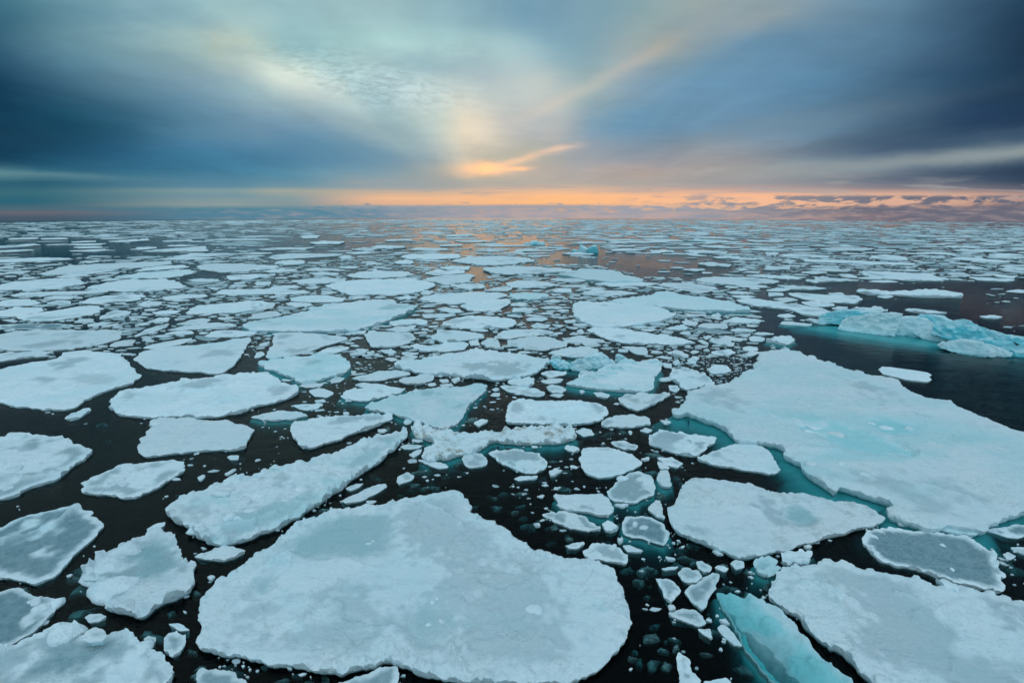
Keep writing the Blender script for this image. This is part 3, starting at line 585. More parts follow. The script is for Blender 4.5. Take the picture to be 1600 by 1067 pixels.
b135 P w=.25 ws=.7 h=.5 lump=.9 foot=2.1 : 1051 640 1065 634 1074 620 1072 609 1100 604 1122 601 1142 594 1162 585 1175 575 1181 562 1185 550 1200 547 1220 545 1245 547 1262 555 1300 567 1337 580 1362 586 1385 587 1407 597 1420 610 1445 619 1465 624 1482 625 1492 632 1532 647 1550 656 1575 667 1600 672 1700 710 1720 760 1640 780 1600 791 1585 802 1562 812 1537 821 1475 820 1450 821 1432 814 1415 811 1390 800 1390 794 1401 787 1392 782 1350 769 1320 761 1305 765 1295 760 1272 742 1255 730 1252 720 1237 715 1224 707 1222 697 1212 691 1200 690 1180 688 1157 687 1137 675 1122 662 1100 652 1075 642 1060 648 | giant right floe | giant thick white floe with turquoise underwater foot and pale green melt pools
b136 B3 w=.1 h=.25 lump=.4 : 690 65 700 45 760 48 1000 85 1020 100 1005 145 900 135 700 95 | | lone rectangular white bar floating behind the giant right floe
a1 A0 h=.25 : -60 350 40 318 120 305 400 300 640 300 720 305 750 330 740 360 640 385 500 410 350 432 200 435 80 430 -40 415 | flat floe at the left edge | flat white oval floe on the left edge, beyond the rounded floe
a2 A0 h=.2 : -40 460 80 440 200 435 330 440 280 460 150 475 -40 500 | |
a3 A0 w=.1 h=.25 lump=.6 : 840 480 900 430 1040 410 1200 395 1380 375 1480 355 1565 345 1560 370 1530 440 1480 500 1410 560 1370 575 1200 560 1000 548 900 535 860 510 | axe-head floe | flat white axe-head-shaped floe with a sharp upper right corner
a4 A0 h=.2 : 900 410 1000 380 1150 355 1200 350 1200 370 1100 400 950 425 | |
a5 A0 w=.2 h=.15 : 660 405 740 370 850 360 840 385 720 410 | |
a6 A0 w=.2 h=.15 : 830 340 930 290 1050 260 1060 280 960 315 850 345 | |
a7 A0 h=.2 : 1050 300 1160 275 1300 255 1470 260 1480 275 1340 290 1180 300 1100 308 | |
a8 A0 h=.15 : 1020 325 1100 310 1200 303 1215 325 1140 333 | |
a9 A0 h=.2 : 1270 340 1350 305 1450 300 1600 310 1590 330 1450 345 1320 348 | |
a10 A0 h=.25 : 80 215 180 200 320 180 430 165 560 145 620 150 630 190 520 215 380 235 240 245 150 240 | tongue-shaped floe | tongue-shaped white floe with a blunt right end amid broken ice
a11 A0 h=.2 : 510 130 560 100 700 85 880 80 900 95 840 120 720 125 620 140 | |
a12 A0 h=.25 : 1150 190 1230 150 1330 140 1600 120 1700 130 1640 165 1450 195 1300 200 1180 203 | |
a13 A0 h=.2 : 1010 95 1120 80 1290 78 1280 95 1130 110 1040 115 | |
a14 A0 h=.2 : 60 85 200 65 400 60 640 55 680 65 500 80 280 90 100 95 | |
a15 A0 h=.3 : 530 40 640 10 760 -10 1080 -12 1170 30 1130 42 900 58 760 62 640 55 | smooth lens floe | smooth white lens-shaped floe beside the left-hand dark pool
a16 A0 h=.25 : -20 20 100 0 300 -20 480 -15 540 10 400 35 200 50 -20 55 | |
a17 A0 h=.2 : 1330 75 1380 50 1600 45 1750 60 1700 78 1450 85 | |
a18 A0 h=.2 : 280 105 350 90 490 88 440 110 330 112 | |
a19 A0 h=.2 : 290 135 360 115 440 120 440 140 370 152 | |
a20 A0 h=.2 : -20 130 60 110 200 105 260 130 180 150 -20 152 | |
a21 A0 h=.2 : -20 185 100 160 280 165 260 185 100 215 -20 218 | |
a22 A0 h=.2 : 870 140 920 120 1010 125 990 150 900 160 | |
a23 A0 h=.2 : 940 195 1010 178 1130 180 1100 200 990 205 | |
a24 A0 w=.3 h=.15 : 620 215 720 180 830 185 800 210 640 235 | |
a25 A0 h=.2 : 920 245 1000 225 1080 225 1060 250 960 255 | |
a26 A0 w=.2 h=.2 : 1090 265 1180 240 1260 225 1330 235 1280 262 1150 272 | |
a27 A0 w=1 h=.06 : -20 270 160 262 440 265 470 280 300 295 60 300 -20 295 | | long dull grey sheet of thin wet ice behind the flat left floe
a28 A1 h=.2 : -60 235 -10 200 90 182 180 205 60 228 | |
a30 A1 w=.1 h=.45 foot=.6 : -95 265 0 240 160 215 300 190 350 165 440 140 600 125 740 112 860 110 880 140 1010 145 980 170 900 205 830 240 700 270 640 300 450 305 200 303 0 300 -60 285 | great spindle floe | great white spindle-shaped floe tapering to both ends, left of the golden water
a31 A1 h=.35 : 440 25 520 0 640 -15 1060 -10 1130 20 1060 50 960 75 760 80 600 82 530 65 | boat-shaped floe | boat-shaped white floe lying beyond the great spindle floe
a32 A1 h=.3 : 1000 115 1080 85 1180 70 1380 62 1530 70 1590 85 1530 100 1400 125 1230 142 1130 130 | | smooth white floe edged by golden-brown water, right of the great spindle floe
a33 A1 h=.3 : 1270 150 1350 125 1480 105 1580 110 1590 135 1500 180 1400 185 1330 175 | |
a34 A1 h=.15 : 1030 205 1110 200 1240 198 1260 210 1160 225 1060 225 | |
a35 A1 h=.2 : 1120 175 1160 162 1260 170 1320 190 1220 195 | |
a36 A1 h=.3 lump=1.3 : 1150 280 1165 245 1250 225 1400 210 1550 225 1640 250 1600 285 1400 290 | straight-fronted floe | straight-fronted snowy floe just below the golden reflection
a37 A1 h=.3 lump=1.3 : 830 260 900 235 1000 230 1075 240 1080 262 960 272 860 272 | |
a38 A1 h=.2 : 810 300 880 280 1010 275 990 305 900 317 | |
a39 A1 h=.15 : 575 320 640 305 690 308 680 325 600 328 | |
a40 A1 w=.2 h=.25 lump=.6 : 60 480 110 370 105 320 240 315 400 325 570 345 578 360 450 395 340 435 200 465 | triangular floe | triangular flat floe with a concave left side, below the great spindle floe
a41 A1 h=.3 lump=.9 : 680 335 720 305 850 315 980 325 1010 350 960 380 860 410 720 405 700 370 | bowl-shaped floe | bowl-shaped floe with a ragged flat top edge, right of the triangular floe
a42 A1 h=.3 lump=1.3 : 1100 345 1160 300 1280 305 1440 325 1420 350 1280 370 1150 375 | |
a43 A1 h=.2 : 385 440 440 410 530 398 600 415 520 438 440 447 | |
a44 A1 h=.15 : 10 390 80 372 90 380 50 397 | |
a45 A1 w=.2 h=.15 : 0 445 30 435 55 455 30 472 -10 475 | |
a46 A1 w=.1 h=.4 teal=.12 lump=1.2 foot=1 : 0 505 80 490 200 470 290 460 420 452 520 455 550 480 600 525 540 565 420 610 300 625 240 620 240 600 130 565 60 535 | floe with blue undercuts | pale blue floe with turquoise undercuts and a jagged front, below the triangular floe
a47 A1 h=.2 lump=1.5 : 615 425 650 415 710 425 670 447 | |
a48 A1 h=.15 : 690 445 730 428 745 440 700 455 | |
a49 A1 h=.2 : 770 425 830 422 885 440 850 453 800 445 | |
a50 A1 h=.25 : 970 400 1000 385 1090 400 1300 370 1320 385 1300 420 1200 435 1060 432 | |
a51 A1 h=.15 : 905 450 950 438 1020 445 1000 458 930 462 | |
a52 A1 w=.3 h=.12 : 905 475 960 460 1020 470 980 487 930 488 | |
a53 A1 h=.12 : 800 480 850 472 890 485 850 495 | |
a54 A1 w=.25 h=.4 lump=1.2 : 865 515 940 495 1080 475 1200 450 1330 430 1400 425 1560 435 1750 465 1825 480 1822 510 1765 560 1700 585 1600 600 1500 605 1400 595 1250 580 1100 568 960 550 880 535 | broad leaf-shaped floe | broad leaf-shaped floe with a pitted grey front slope, in the middle of the pack
a55 A1 h=.2 lump=1.2 : 1410 385 1440 365 1510 362 1535 385 1500 415 1430 410 | |
a56 A1 h=.15 : 1330 370 1390 360 1400 395 1340 400 | |
a57 A1 h=.25 : 1480 352 1530 310 1620 292 1740 295 1870 312 1860 325 1720 335 1580 355 | |
a58 A2 h=.25 : -40 370 100 340 230 345 340 380 330 405 180 432 80 415 0 400 | |
a59 A1 h=.2 : 60 70 160 45 340 60 310 75 140 85 | |
a60 A1 h=.2 : 0 60 120 30 260 20 270 35 120 55 0 78 | |
a61 A1 h=.25 : 200 100 320 85 430 85 560 105 540 125 360 128 220 120 | |
a62 A1 h=.25 : 0 125 110 130 120 150 60 170 0 178 -60 160 | |
a63 A1 h=.2 : 180 140 230 125 340 132 370 150 250 157 | |
a64 A1 h=.3 lump=1.5 : 1220 30 1300 12 1440 15 1430 40 1280 45 | |
a65 A1 h=.2 : 1450 55 1480 35 1600 35 1580 60 | |
a66 A1 h=.2 : 1020 70 1060 52 1120 60 1080 80 | |
a67 A1 h=.15 : 570 95 660 85 720 92 640 105 | |
a68 A1 h=.15 : 860 100 940 88 1010 95 960 110 | |
a71 A2 h=.3 : 905 20 960 5 1150 15 1260 30 1290 45 1210 68 1080 55 | |
a72 A2 h=.2 : 235 55 280 40 380 42 380 65 270 70 | |
a73 A2 h=.35 teal=.2 foot=.8 : -20 80 60 65 220 70 230 95 140 108 20 105 | | small floe with a turquoise skirt at the end of the golden reflection
a74 A2 h=.25 : 430 75 500 55 680 55 790 70 700 85 560 92 | |
a75 A2 h=.2 : 410 42 500 30 600 40 520 52 | |
a76 A2 h=.6 teal=.15 foot=.8 : 610 115 680 100 860 85 900 60 980 58 1060 80 1200 95 1380 130 1490 160 1490 178 1300 175 1100 168 950 155 800 140 650 130 | long humped floe | long thick floe with a low hump and a turquoise hollow
a77 A2 h=.55 : 375 145 420 120 600 130 760 138 900 150 960 170 1030 208 940 235 820 255 700 272 520 275 430 240 395 215 | thick platform floe | thick clean white platform floe with an undercut left side
a78 A2 w=.15 h=.3 : 470 300 530 282 680 290 850 320 1050 350 1155 380 1050 388 830 385 680 380 560 345 | long blade-shaped floe | long blade-shaped floe tapering to the right, under the thick platform floe
a79 A2 h=.2 : 210 445 320 415 450 405 540 420 545 445 430 470 300 462 | |
a80 A2 w=.2 h=.2 : 680 405 740 400 830 410 860 435 850 458 780 450 | |
a81 A2 w=.2 h=.2 : 300 355 420 340 580 360 600 380 480 385 360 380 | |
a82 A2 w=.2 h=.15 : 430 385 520 375 570 400 480 408 | |
a83 A2 w=.2 h=.15 : 165 160 250 150 350 160 300 172 200 172 | |
a84 A2 h=.15 : 0 135 60 125 110 140 60 152 -20 150 | |
a85 A2 h=.2 foot=.6 : 0 165 80 160 170 170 100 185 0 190 | |
a86 A2 h=.2 : 190 130 260 108 340 118 280 132 | |
a87 A2 h=.12 : 730 280 800 272 870 280 800 292 | |
a88 A2 h=.2 : 1060 250 1080 235 1170 255 1140 272 1080 268 | |
a89 A2 h=.25 : 1160 280 1200 255 1330 265 1340 290 1230 290 | |
a90 A2 h=.25 lump=1.5 : 950 290 1060 272 1110 290 1050 305 970 300 | |
a91 A2 h=.3 lump=1.6 : 1240 210 1290 192 1310 205 1300 222 1250 222 | |
a92 A2 h=.2 : 1310 245 1400 222 1520 230 1590 245 1500 257 1360 258 | |
a93 A2 h=.15 : 1360 300 1420 288 1530 302 1490 315 1390 315 | |
a94 A2 h=.2 : 1190 340 1250 335 1250 345 1210 358 | |
a95 A2 h=.25 lump=1.3 : 1235 365 1260 352 1340 360 1400 385 1390 402 1290 395 | |
a96 A2 h=.15 : 1280 340 1340 335 1445 355 1430 370 1330 362 | |
a97 A2 h=.2 : 1480 350 1500 338 1580 350 1570 370 1500 372 | |
a98 A2 h=.2 : 1490 325 1580 315 1640 325 1560 338 | |
a99 A2 h=.12 : 1155 365 1190 362 1230 380 1200 390 | |
a101 A2 h=.3 lump=1.6 : 970 440 1040 428 1110 455 1090 472 1010 460 | |
a103 A2 w=.4 h=.12 : 1095 490 1130 462 1175 475 1150 515 1110 508 | |
a104 A2 w=.2 h=.15 : 1250 435 1350 418 1410 445 1330 460 1260 458 | |
a105 A2 h=.2 : 1435 410 1540 405 1540 430 1450 435 | |
a106 A2 h=.25 lump=1.5 : 1435 455 1500 435 1560 445 1500 470 | |
a107 A2 h=.12 : 1110 440 1140 425 1175 435 1140 448 | |
a108 A2 h=.15 : 935 505 1000 510 1000 535 950 530 | |
a109 A2 h=.2 : 1000 500 1040 482 1055 505 1020 517 | |
a110 A2 h=.15 : 1330 65 1400 58 1530 70 1420 80 | |
a111 A2 h=.15 : 1340 88 1450 85 1530 95 1440 105 | |
a112 A2 h=.25 : 1380 110 1500 100 1600 115 1700 130 1640 160 1500 150 | |
a113 A2 h=.2 : 105 275 160 260 240 270 220 290 130 290 | |
a114 A2 h=.15 : 240 265 330 270 300 285 | |
a115 A2 h=.2 : 320 240 400 235 400 252 340 255 | |
a116 A2 h=.2 : 400 305 440 295 455 318 420 325 | |
a120 A3 h=.25 : 60 25 200 25 370 40 300 50 140 45 | |
a121 A3 h=.2 : 0 50 60 35 140 48 80 58 0 58 | |
a122 A3 h=.35 : 130 75 180 70 400 82 560 90 583 110 540 132 380 125 230 110 | blunt white bar floe | blunt white bar-shaped floe beyond the turquoise iceberg's left end
a123 A3 h=.15 : 370 70 470 68 480 80 390 78 | |
a124 A3 h=.45 lump=1.4 : 555 55 600 45 700 60 860 60 960 48 1100 50 1200 75 1200 92 1100 95 900 85 780 75 640 75 | long two-humped floe | long low two-humped floe in dark open water beyond the long turquoise iceberg
a125 A3 h=.2 : 675 92 740 83 790 90 740 102 | |
a126 A3 h=.25 : 210 130 270 118 410 135 420 152 300 158 240 148 | |
a127 A3 h=.3 : -100 140 0 130 150 135 330 165 400 185 420 205 330 215 220 205 140 170 0 160 | |
a128 A3 h=.2 : 50 215 130 200 180 218 110 230 | |
a129 A3 h=.2 : 0 65 110 72 100 88 0 90 | |
a130 A3 h=.2 : 40 105 120 95 190 115 100 130 | |
a131 A3 h=.25 : 215 235 280 225 430 250 430 262 330 262 | |
a132 A3 h=.35 lump=1.6 : 520 170 570 160 710 160 765 182 680 185 | |
a133 A3 h=.25 : 720 205 760 192 860 200 800 215 | |
a134 A3 h=.35 lump=1.6 : 845 175 900 165 1010 175 1120 190 1100 198 940 190 | |
a135 A3 w=.3 h=.2 : 910 220 960 210 1040 212 1083 228 1030 238 920 235 | |
a136 A3 h=.3 : 1315 215 1400 207 1470 220 1440 230 1350 225 | | lone low white sliver in open water behind the iceberg's right end
a137 A3 h=.15 : 1130 245 1180 242 1180 252 | |
a138 A3 h=.2 : 1480 58 1560 48 1640 55 1600 68 | |
a139 A3 h=.25 foot=.8 : 70 260 130 248 280 265 270 275 110 270 | |
a140 A3 h=.35 lump=1.6 foot=.8 : -20 370 70 340 140 340 165 370 110 392 40 380 | | knobbly white chunk in open water off the giant floe's back corner
a144 A3 h=.2 : 395 165 440 152 510 160 440 175 | |
d1 D0 h=.35 : 225 390 300 370 420 340 600 330 850 318 1075 310 1080 330 900 350 620 365 400 395 260 400 | far spear-shaped floe | long spear-shaped floe with a square right end, in the far left pack
d2 D0 h=.25 : 340 412 460 380 600 365 760 360 620 385 480 410 380 418 | |
d3 D0 h=.35 teal=.08 lump=1.4 : 720 410 850 385 1000 372 1120 365 1200 365 1250 380 1150 400 1000 418 800 418 | crumbly-topped floe | floe with a crumbly raised far rim beside the round dark pool
d4 D0 h=.25 : 820 370 980 345 1160 335 1180 350 1040 362 880 375 | |
d5 D0 h=.35 : 1230 350 1280 328 1400 325 1600 330 1640 360 1520 380 1380 382 1280 370 | far oval floe | broad far oval floe above the round dark pool
d6 D0 h=.25 : 1410 400 1500 395 1640 392 1650 410 1560 425 1430 430 | |
d7 D0 h=.4 : 880 250 1000 238 1180 225 1300 218 1300 248 1180 252 960 255 | far wedge with a blunt end | far wedge floe with a tall blunt dark-notched right end
d8 D0 h=.3 : 1055 285 1200 262 1400 265 1480 262 1470 272 1280 282 1110 288 | |
d9 D0 h=.35 : -40 300 100 295 280 290 440 292 460 298 380 305 180 315 -20 318 | thin far bar floe | thin far bar floe reaching in from the left edge
d10 D0 h=.45 lump=1.5 : 690 190 760 180 850 178 920 165 925 182 820 190 720 193 | |
d11 D0 h=.3 : 440 208 560 200 680 202 600 212 480 214 | |
d12 D0 h=.3 : 440 190 600 183 600 190 460 195 | |
d13 D0 h=.3 : 450 222 640 218 640 226 500 230 | |
d14 D0 h=.3 : 845 225 980 222 980 230 860 232 | |
d15 D0 h=.25 : 10 388 100 378 180 370 190 380 100 392 | |
d16 D0 h=.25 : 105 418 230 408 230 418 120 424 | |
d17 D0 h=.35 : 250 168 420 165 425 173 260 175 | |
d18 D0 h=.35 : 45 170 240 162 240 170 60 177 | |
d19 D0 h=.3 : -20 245 120 240 230 240 100 250 -20 252 | |
d20 D0 h=.3 : 90 212 180 203 265 208 180 214 | |
d21 D0 h=.3 : 1010 185 1200 178 1210 183 1030 190 | |
d22 D0 h=.25 : 800 298 910 296 840 304 | |
d23 D0 h=.25 : 1160 430 1240 420 1360 425 1340 438 1220 440 | |
d24 D0 h=.25 : 200 428 340 420 500 425 430 440 230 440 | |
d30 D1 h=.5 : 340 195 420 185 550 190 520 203 380 206 | | far white lozenge in calm water where the orange reflection begins
d31 D1 h=.35 : 10 238 120 228 380 225 300 238 60 243 | |
d32 D1 h=.35 : 75 290 130 270 290 262 540 268 520 278 330 292 120 298 | |
d33 D1 h=.6 lump=1.8 : 105 320 180 305 300 302 310 325 200 332 130 330 | | far lumpy block-like floe with a steep crumbled front
d34 D1 h=.6 lump=1.5 : 510 285 560 272 605 278 600 295 530 298 | |
d35 D1 h=.6 : 720 222 760 212 920 215 925 226 760 230 | | far tabular floe with a high flat top
d36 D1 h=.35 : 590 240 660 228 780 232 700 244 | |
d37 D1 h=.35 : 950 238 1000 228 1220 232 1180 243 980 243 | |
d38 D1 h=.4 : 910 285 960 268 1260 265 1290 290 1100 300 960 298 | |
d39 D1 h=.4 : 1210 310 1320 285 1540 280 1700 290 1740 310 1560 335 1400 335 1290 322 | far pale wing-shaped floe | far smooth wing-shaped floe above the bright gold inlet
d40 D1 h=.5 : 1420 355 1520 345 1620 340 1800 350 1980 360 1970 375 1880 380 1740 388 1560 390 1460 385 | floe edged by the gold inlet | white floe with an undercut left end beside the bright gold inlet
d41 D1 h=.35 : 570 400 640 378 760 372 940 375 1000 395 900 410 700 420 600 412 | | smooth far floe in front of dark slushy water, above the boat-shaped floe
d42 D1 h=.3 : 1030 430 1120 405 1350 392 1360 405 1330 445 1150 450 | |
d43 D1 h=.25 : 840 430 930 412 1030 418 1000 435 880 440 | |
d44 D1 h=.3 : 1060 385 1120 368 1300 370 1310 388 1120 400 | |
d45 D1 h=.3 : 300 360 380 352 510 360 480 370 330 370 | |
d46 D1 h=.3 : -20 335 140 338 120 355 0 370 | |
d47 D1 h=.3 : 40 372 160 360 260 365 220 380 80 385 | |
d48 D1 h=.3 : 330 385 420 378 520 385 500 398 380 400 | |
d49 D1 h=.3 : 220 435 330 420 560 418 540 440 380 455 280 452 | |
d50 D1 h=.3 : 0 395 120 390 130 400 20 415 | |
d51 D1 h=.3 : 0 440 90 438 90 455 0 465 | |
d52 D1 h=.3 : 1150 350 1240 342 1340 345 1330 365 1200 368 | |
d53 D1 h=.3 : 860 320 900 305 985 310 970 328 890 328 | |
d54 D1 h=.5 teal=.3 : 1180 148 1360 142 1360 149 1200 153 | |
d55 D1 h=.35 : 800 178 970 172 980 180 820 184 | |
d56 D1 h=.35 : 1230 185 1400 182 1500 190 1300 195 | |
d57 D1 h=.35 teal=.2 : 1140 210 1280 205 1300 212 1160 216 | |
d58 D1 h=.35 : 280 155 340 148 400 155 390 168 310 168 | |
d60 D2 h=.35 : -60 312 0 303 80 300 135 312 60 322 0 326 | |
d62 D2 h=.4 : 320 262 400 255 520 265 500 270 360 272 | | thin white apron floe in front of the small turquoise iceberg
d63 D2 h=.7 teal=.1 foot=1 : 275 388 330 378 390 370 440 358 600 365 680 378 690 395 830 420 820 432 640 435 500 425 380 405 | stepped white floe | stepped white floe with a turquoise left foot, beside the open brown water
d64 D2 h=.35 : -40 450 30 430 160 432 305 460 200 475 0 475 | |
d65 D2 h=.3 : 500 455 600 440 760 438 910 450 850 465 640 472 | |
d67 D2 h=.35 : 1140 430 1200 410 1330 408 1500 412 1620 425 1680 440 1560 455 1400 460 1200 445 | |
d68 D2 h=.35 : 1165 325 1240 320 1390 335 1360 345 1220 340 | |
d69 D2 h=.3 : 1060 362 1130 358 1220 362 1150 370 | | lone thin floe in the open brown water right of the stepped floe
d70 D2 h=.4 : 610 238 700 232 850 238 760 246 630 245 | |
d71 D2 h=.4 : 1070 250 1120 238 1360 252 1340 262 1130 262 | |
d72 D2 h=.35 : 1250 285 1330 278 1440 285 1380 293 1280 292 | |
d73 D2 h=.35 : 860 245 1010 243 1010 255 880 256 | |
d74 D2 h=.6 teal=.3 : 1040 180 1200 175 1330 182 1200 187 | | far thin floe with a dark turquoise front in the pack near the horizon
d75 D2 h=.4 : 1150 215 1280 212 1380 222 1260 228 | |
d76 D2 h=.3 : 1460 400 1540 395 1640 400 1600 412 | |
d77 D2 h=.4 : 20 238 100 232 180 236 140 244 20 246 | |
d80 D3 h=.35 : 565 378 640 372 780 378 980 390 1080 410 1140 422 1060 432 860 430 680 418 620 400 | far arrowhead floe | far arrowhead-shaped white floe in the dark water on the right
d81 D3 h=.35 : 1250 415 1320 412 1540 425 1500 436 1320 430 | |
d82 D3 h=.3 : 1400 398 1560 405 1540 418 1440 412 | |
d83 D3 h=.3 : -20 400 80 402 240 412 200 422 0 420 | |
d84 D3 h=.35 : 70 272 200 262 400 278 360 288 120 286 | |
d85 D3 h=.35 : 190 300 400 300 700 315 930 325 880 335 600 328 420 322 250 315 | |
d86 D3 h=.4 : 620 290 740 268 880 290 860 305 700 300 | |
d87 D3 h=.4 : 915 260 1000 254 1220 265 1100 270 | |
d88 D3 h=.35 : 1120 295 1220 285 1400 300 1530 310 1500 320 1300 312 | |
d89 D3 h=.3 : 1170 345 1280 342 1360 352 1280 356 | |
d90 D3 h=.3 : 1430 355 1500 348 1620 352 1620 368 1480 365 | |
d91 D3 h=.3 : 200 380 280 372 380 380 300 388 | |
d92 D3 h=.35 lump=1.5 : 230 435 330 410 430 418 580 430 400 438 300 450 | |
d93 D3 h=.3 : 430 390 520 392 570 412 480 408 | |
d94 D3 h=.3 : 260 340 440 340 440 350 300 350 | |
d95 D3 h=.35 : 210 358 360 352 510 365 500 380 300 370 | |
d96 D3 h=.4 : 340 235 420 225 680 232 620 245 400 245 | |
d97 D3 h=.3 : -20 340 140 350 120 362 -20 360 | |
d98 D3 h=.4 : 1100 215 1330 218 1300 226 1130 222 | |
d99 D3 h=.4 : 1150 240 1400 238 1500 245 1400 255 1180 250 | |
d100 D3 h=.35 : 1370 272 1500 262 1620 270 1620 280 1420 280 | |
d101 D3 h=.3 : -20 255 70 255 60 270 -10 270 | |
d102 D3 h=.2 : 990 362 1050 360 1050 368 1000 370 | |
d103 D3 h=.3 : 1440 338 1620 335 1620 342 1480 343 | |
"""
def pts(s):
    v = [float(a) for a in s.split()]
    return list(zip(v[::2], v[1::2]))
RECS = []
for line in DATA.strip().splitlines():
    head, rest = line.split(':', 1)
    co, short, label = [a.strip() for a in rest.split('|')]
    hd = head.split(); rec = dict(id=hd[0], w=0.15, h=0.2, lump=1.0, foot=0.0, teal=0.0, dirt=0.0, on=0.0)
    for k in hd[2:]:
        a, b = k.split('='); rec[a] = float(b)
    p = pts(co)
    if hd[1] != 'P':
        ox, oy = TILE[hd[1]]; p = [(ox + a / 4.0, oy + b / 4.0) for a, b in p]
    rec['px'] = p; rec['short'] = short; rec['label'] = label
    ar = 0.0
    q = [(min(max(a, 0), 1600), min(max(b, 0), 1067)) for a, b in p]
    for i in range(len(q)): ar += q[i][0] * q[(i + 1) % len(q)][1] - q[(i + 1) % len(q)][0] * q[i][1]
    rec['area'] = abs(ar) / 2
    rec['c'] = (sum(a for a, b in q) / len(q), sum(b for a, b in q) / len(q))
    RECS.append(rec)
RECS.sort(key=lambda r: -r['area'])

POOLS = {
 'c2': ["200 875 212 855 240 842 265 847 277 867 276 885 257 900 220 905 207 900 217 887"],
 'c4': ["70 1020 72 1012 105 995 130 997 150 1007 175 997 190 1005 185 1015 140 1037 115 1050 95 1060 40 1062 30 1050"],
 'c20': ["482 830 495 815 550 802 612 806 607 838 602 860 565 870 540 862 500 868 460 858 445 846",
         "635 960 650 940 695 939 712 950 742 970 712 990 687 1002 660 1005 645 990",
         "400 905 425 900 430 912 415 928 400 932 392 920"],
 'b133': ["1222 800 1232 793 1260 793 1275 802 1267 812 1250 817 1230 811"],
 'b135': ["1245 664 1262 660 1290 662 1330 665 1352 672 1375 684 1405 692 1428 707 1410 709 1360 706 1330 699 1305 690 1280 675 1255 671",
          "1362 654 1385 653 1410 658 1432 664 1428 674 1400 677 1375 672 1362 662"],
 'b81': ["1012 694 1022 683 1048 688 1058 700 1050 706 1030 704"],
 'b1': ["112 590 130 582 165 583 185 590 175 598 140 600 118 598"],
}
LUMPS = {  # photo x, y, width px, height px
 'b7': [(347, 764, 30, 20), (405, 771, 20, 10), (383, 778, 22, 14), (360, 805, 18, 10), (371, 808, 12, 9), (456, 775, 22, 9), (306, 822, 20, 9), (317, 829, 14, 12), (390, 795, 14, 7), (455, 750, 12, 6), (470, 762, 10, 5)],
 'b5': [(183, 747, 22, 13), (198, 736, 12, 8), (193, 754, 14, 9), (205, 750, 9, 5)],
 'b4': [(25, 731, 20, 8), (97, 730, 12, 7), (55, 724, 10, 6), (12, 760, 12, 6), (65, 742, 14, 6), (24, 678, 26, 9)],
 'c2': [(165, 878, 44, 26), (196, 853, 30, 20), (187, 905, 46, 24)],
 'c4': [(110, 982, 34, 15), (223, 1008, 20, 12)],
 'c20': [(577, 845, 8, 6), (583, 842, 6, 5), (675, 937, 8, 5), (682, 932, 7, 5), (690, 966, 9, 5), (668, 972, 7, 4), (835, 948, 26, 18), (500, 1010, 8, 4), (445, 842, 10, 5), (860, 868, 12, 8)],
 'b95': [(1007, 820, 14, 12), (992, 816, 9, 8)],
 'b91': [(976, 744, 18, 10)],
 'b22': [(652, 671, 14, 9)],
 'b3': [(246, 661, 15, 9)],
 'b135': [(1308, 673, 18, 9), (1263, 669, 12, 5), (1385, 663, 14, 6), (1422, 665, 13, 6), (1208, 649, 9, 6), (1270, 725, 14, 9), (1350, 740, 12, 6), (1314, 723, 12, 6), (1275, 664, 18, 6), (1360, 657, 10, 6)],
 'b126': [(1488, 888, 6, 6), (1472, 851, 7, 3), (1362, 836, 12, 12)],
 'b125': [(1440, 911, 20, 12), (1378, 1064, 22, 20)],
 'c3': [(55, 936, 16, 12), (68, 945, 16, 12), (88, 938, 14, 10)],
 'a30': [(490, 480, 18, 7)],
 'b70': [(1005, 614, 20, 5)],
 'b98': [(960, 850, 8, 5)],
}
RIDGES = {
 'c20': ["483 848 500 849 520 852 535 848 545 834 560 832 575 825 590 808 600 802 614 786", "700 1003 708 1012 714 1030 722 1046", "425 878 450 868 470 862", "660 790 690 800 720 822"],
 'c1': ["-20 852 20 841 55 833 95 815 120 791"], 'b7': ["300 835 350 822 400 815 430 800 480 770 520 745"], 'b135': ["1404 686 1420 696 1436 709", "1240 700 1270 703 1310 704", "1180 640 1230 655 1260 660", "1440 760 1490 775 1530 790"],
 'b122': ["1190 946 1202 960 1216 976 1234 988 1248 1000"], 'b1': ["110 590 118 580 135 574 160 570", "20 622 70 612 120 604 165 592"], 'b4': ["0 728 40 722 80 712", "0 745 60 748 110 738"],
 'b125': ["1255 910 1300 925 1340 945", "1400 925 1450 940 1500 965"], 'a54': ["700 560 740 556 790 558"], 'b133': ["1080 775 1130 790 1190 800"], 'b2': ["250 605 310 610 380 598", "290 640 350 625 400 612"],
 'a30': ["480 470 520 480 600 478"], 'b60': ["815 634 860 640 920 636"],
}
# ------------------------------------------------------------------ outlines
def resample(P, ds, chaik=1):
    P = np.asarray(P, float)
    for _ in range(chaik):
        Q = np.roll(P, -1, 0); P = np.stack([P * 0.9 + Q * 0.1, P * 0.1 + Q * 0.9], 1).reshape(-1, 2)
    Q = np.vstack([P, P[:1]]); seg = np.hypot(*(Q[1:] - Q[:-1]).T); L = np.concatenate([[0], np.cumsum(seg)])
    n = max(8, int(L[-1] / ds)); t = np.linspace(0, L[-1], n, endpoint=False)
    return np.stack([np.interp(t, L, Q[:, 0]), np.interp(t, L, Q[:, 1])], 1), L[-1] / n
def signed(P):
    Q = np.roll(P, -1, 0); return 0.5 * np.sum(P[:, 0] * Q[:, 1] - Q[:, 0] * P[:, 1])
def normals(P, k=2):
    t = np.roll(P, -k, 0) - np.roll(P, k, 0); l = np.hypot(t[:, 0], t[:, 1]) + 1e-9
    return np.stack([t[:, 1] / l, -t[:, 0] / l], 1)      # outward for a counter-clockwise ring
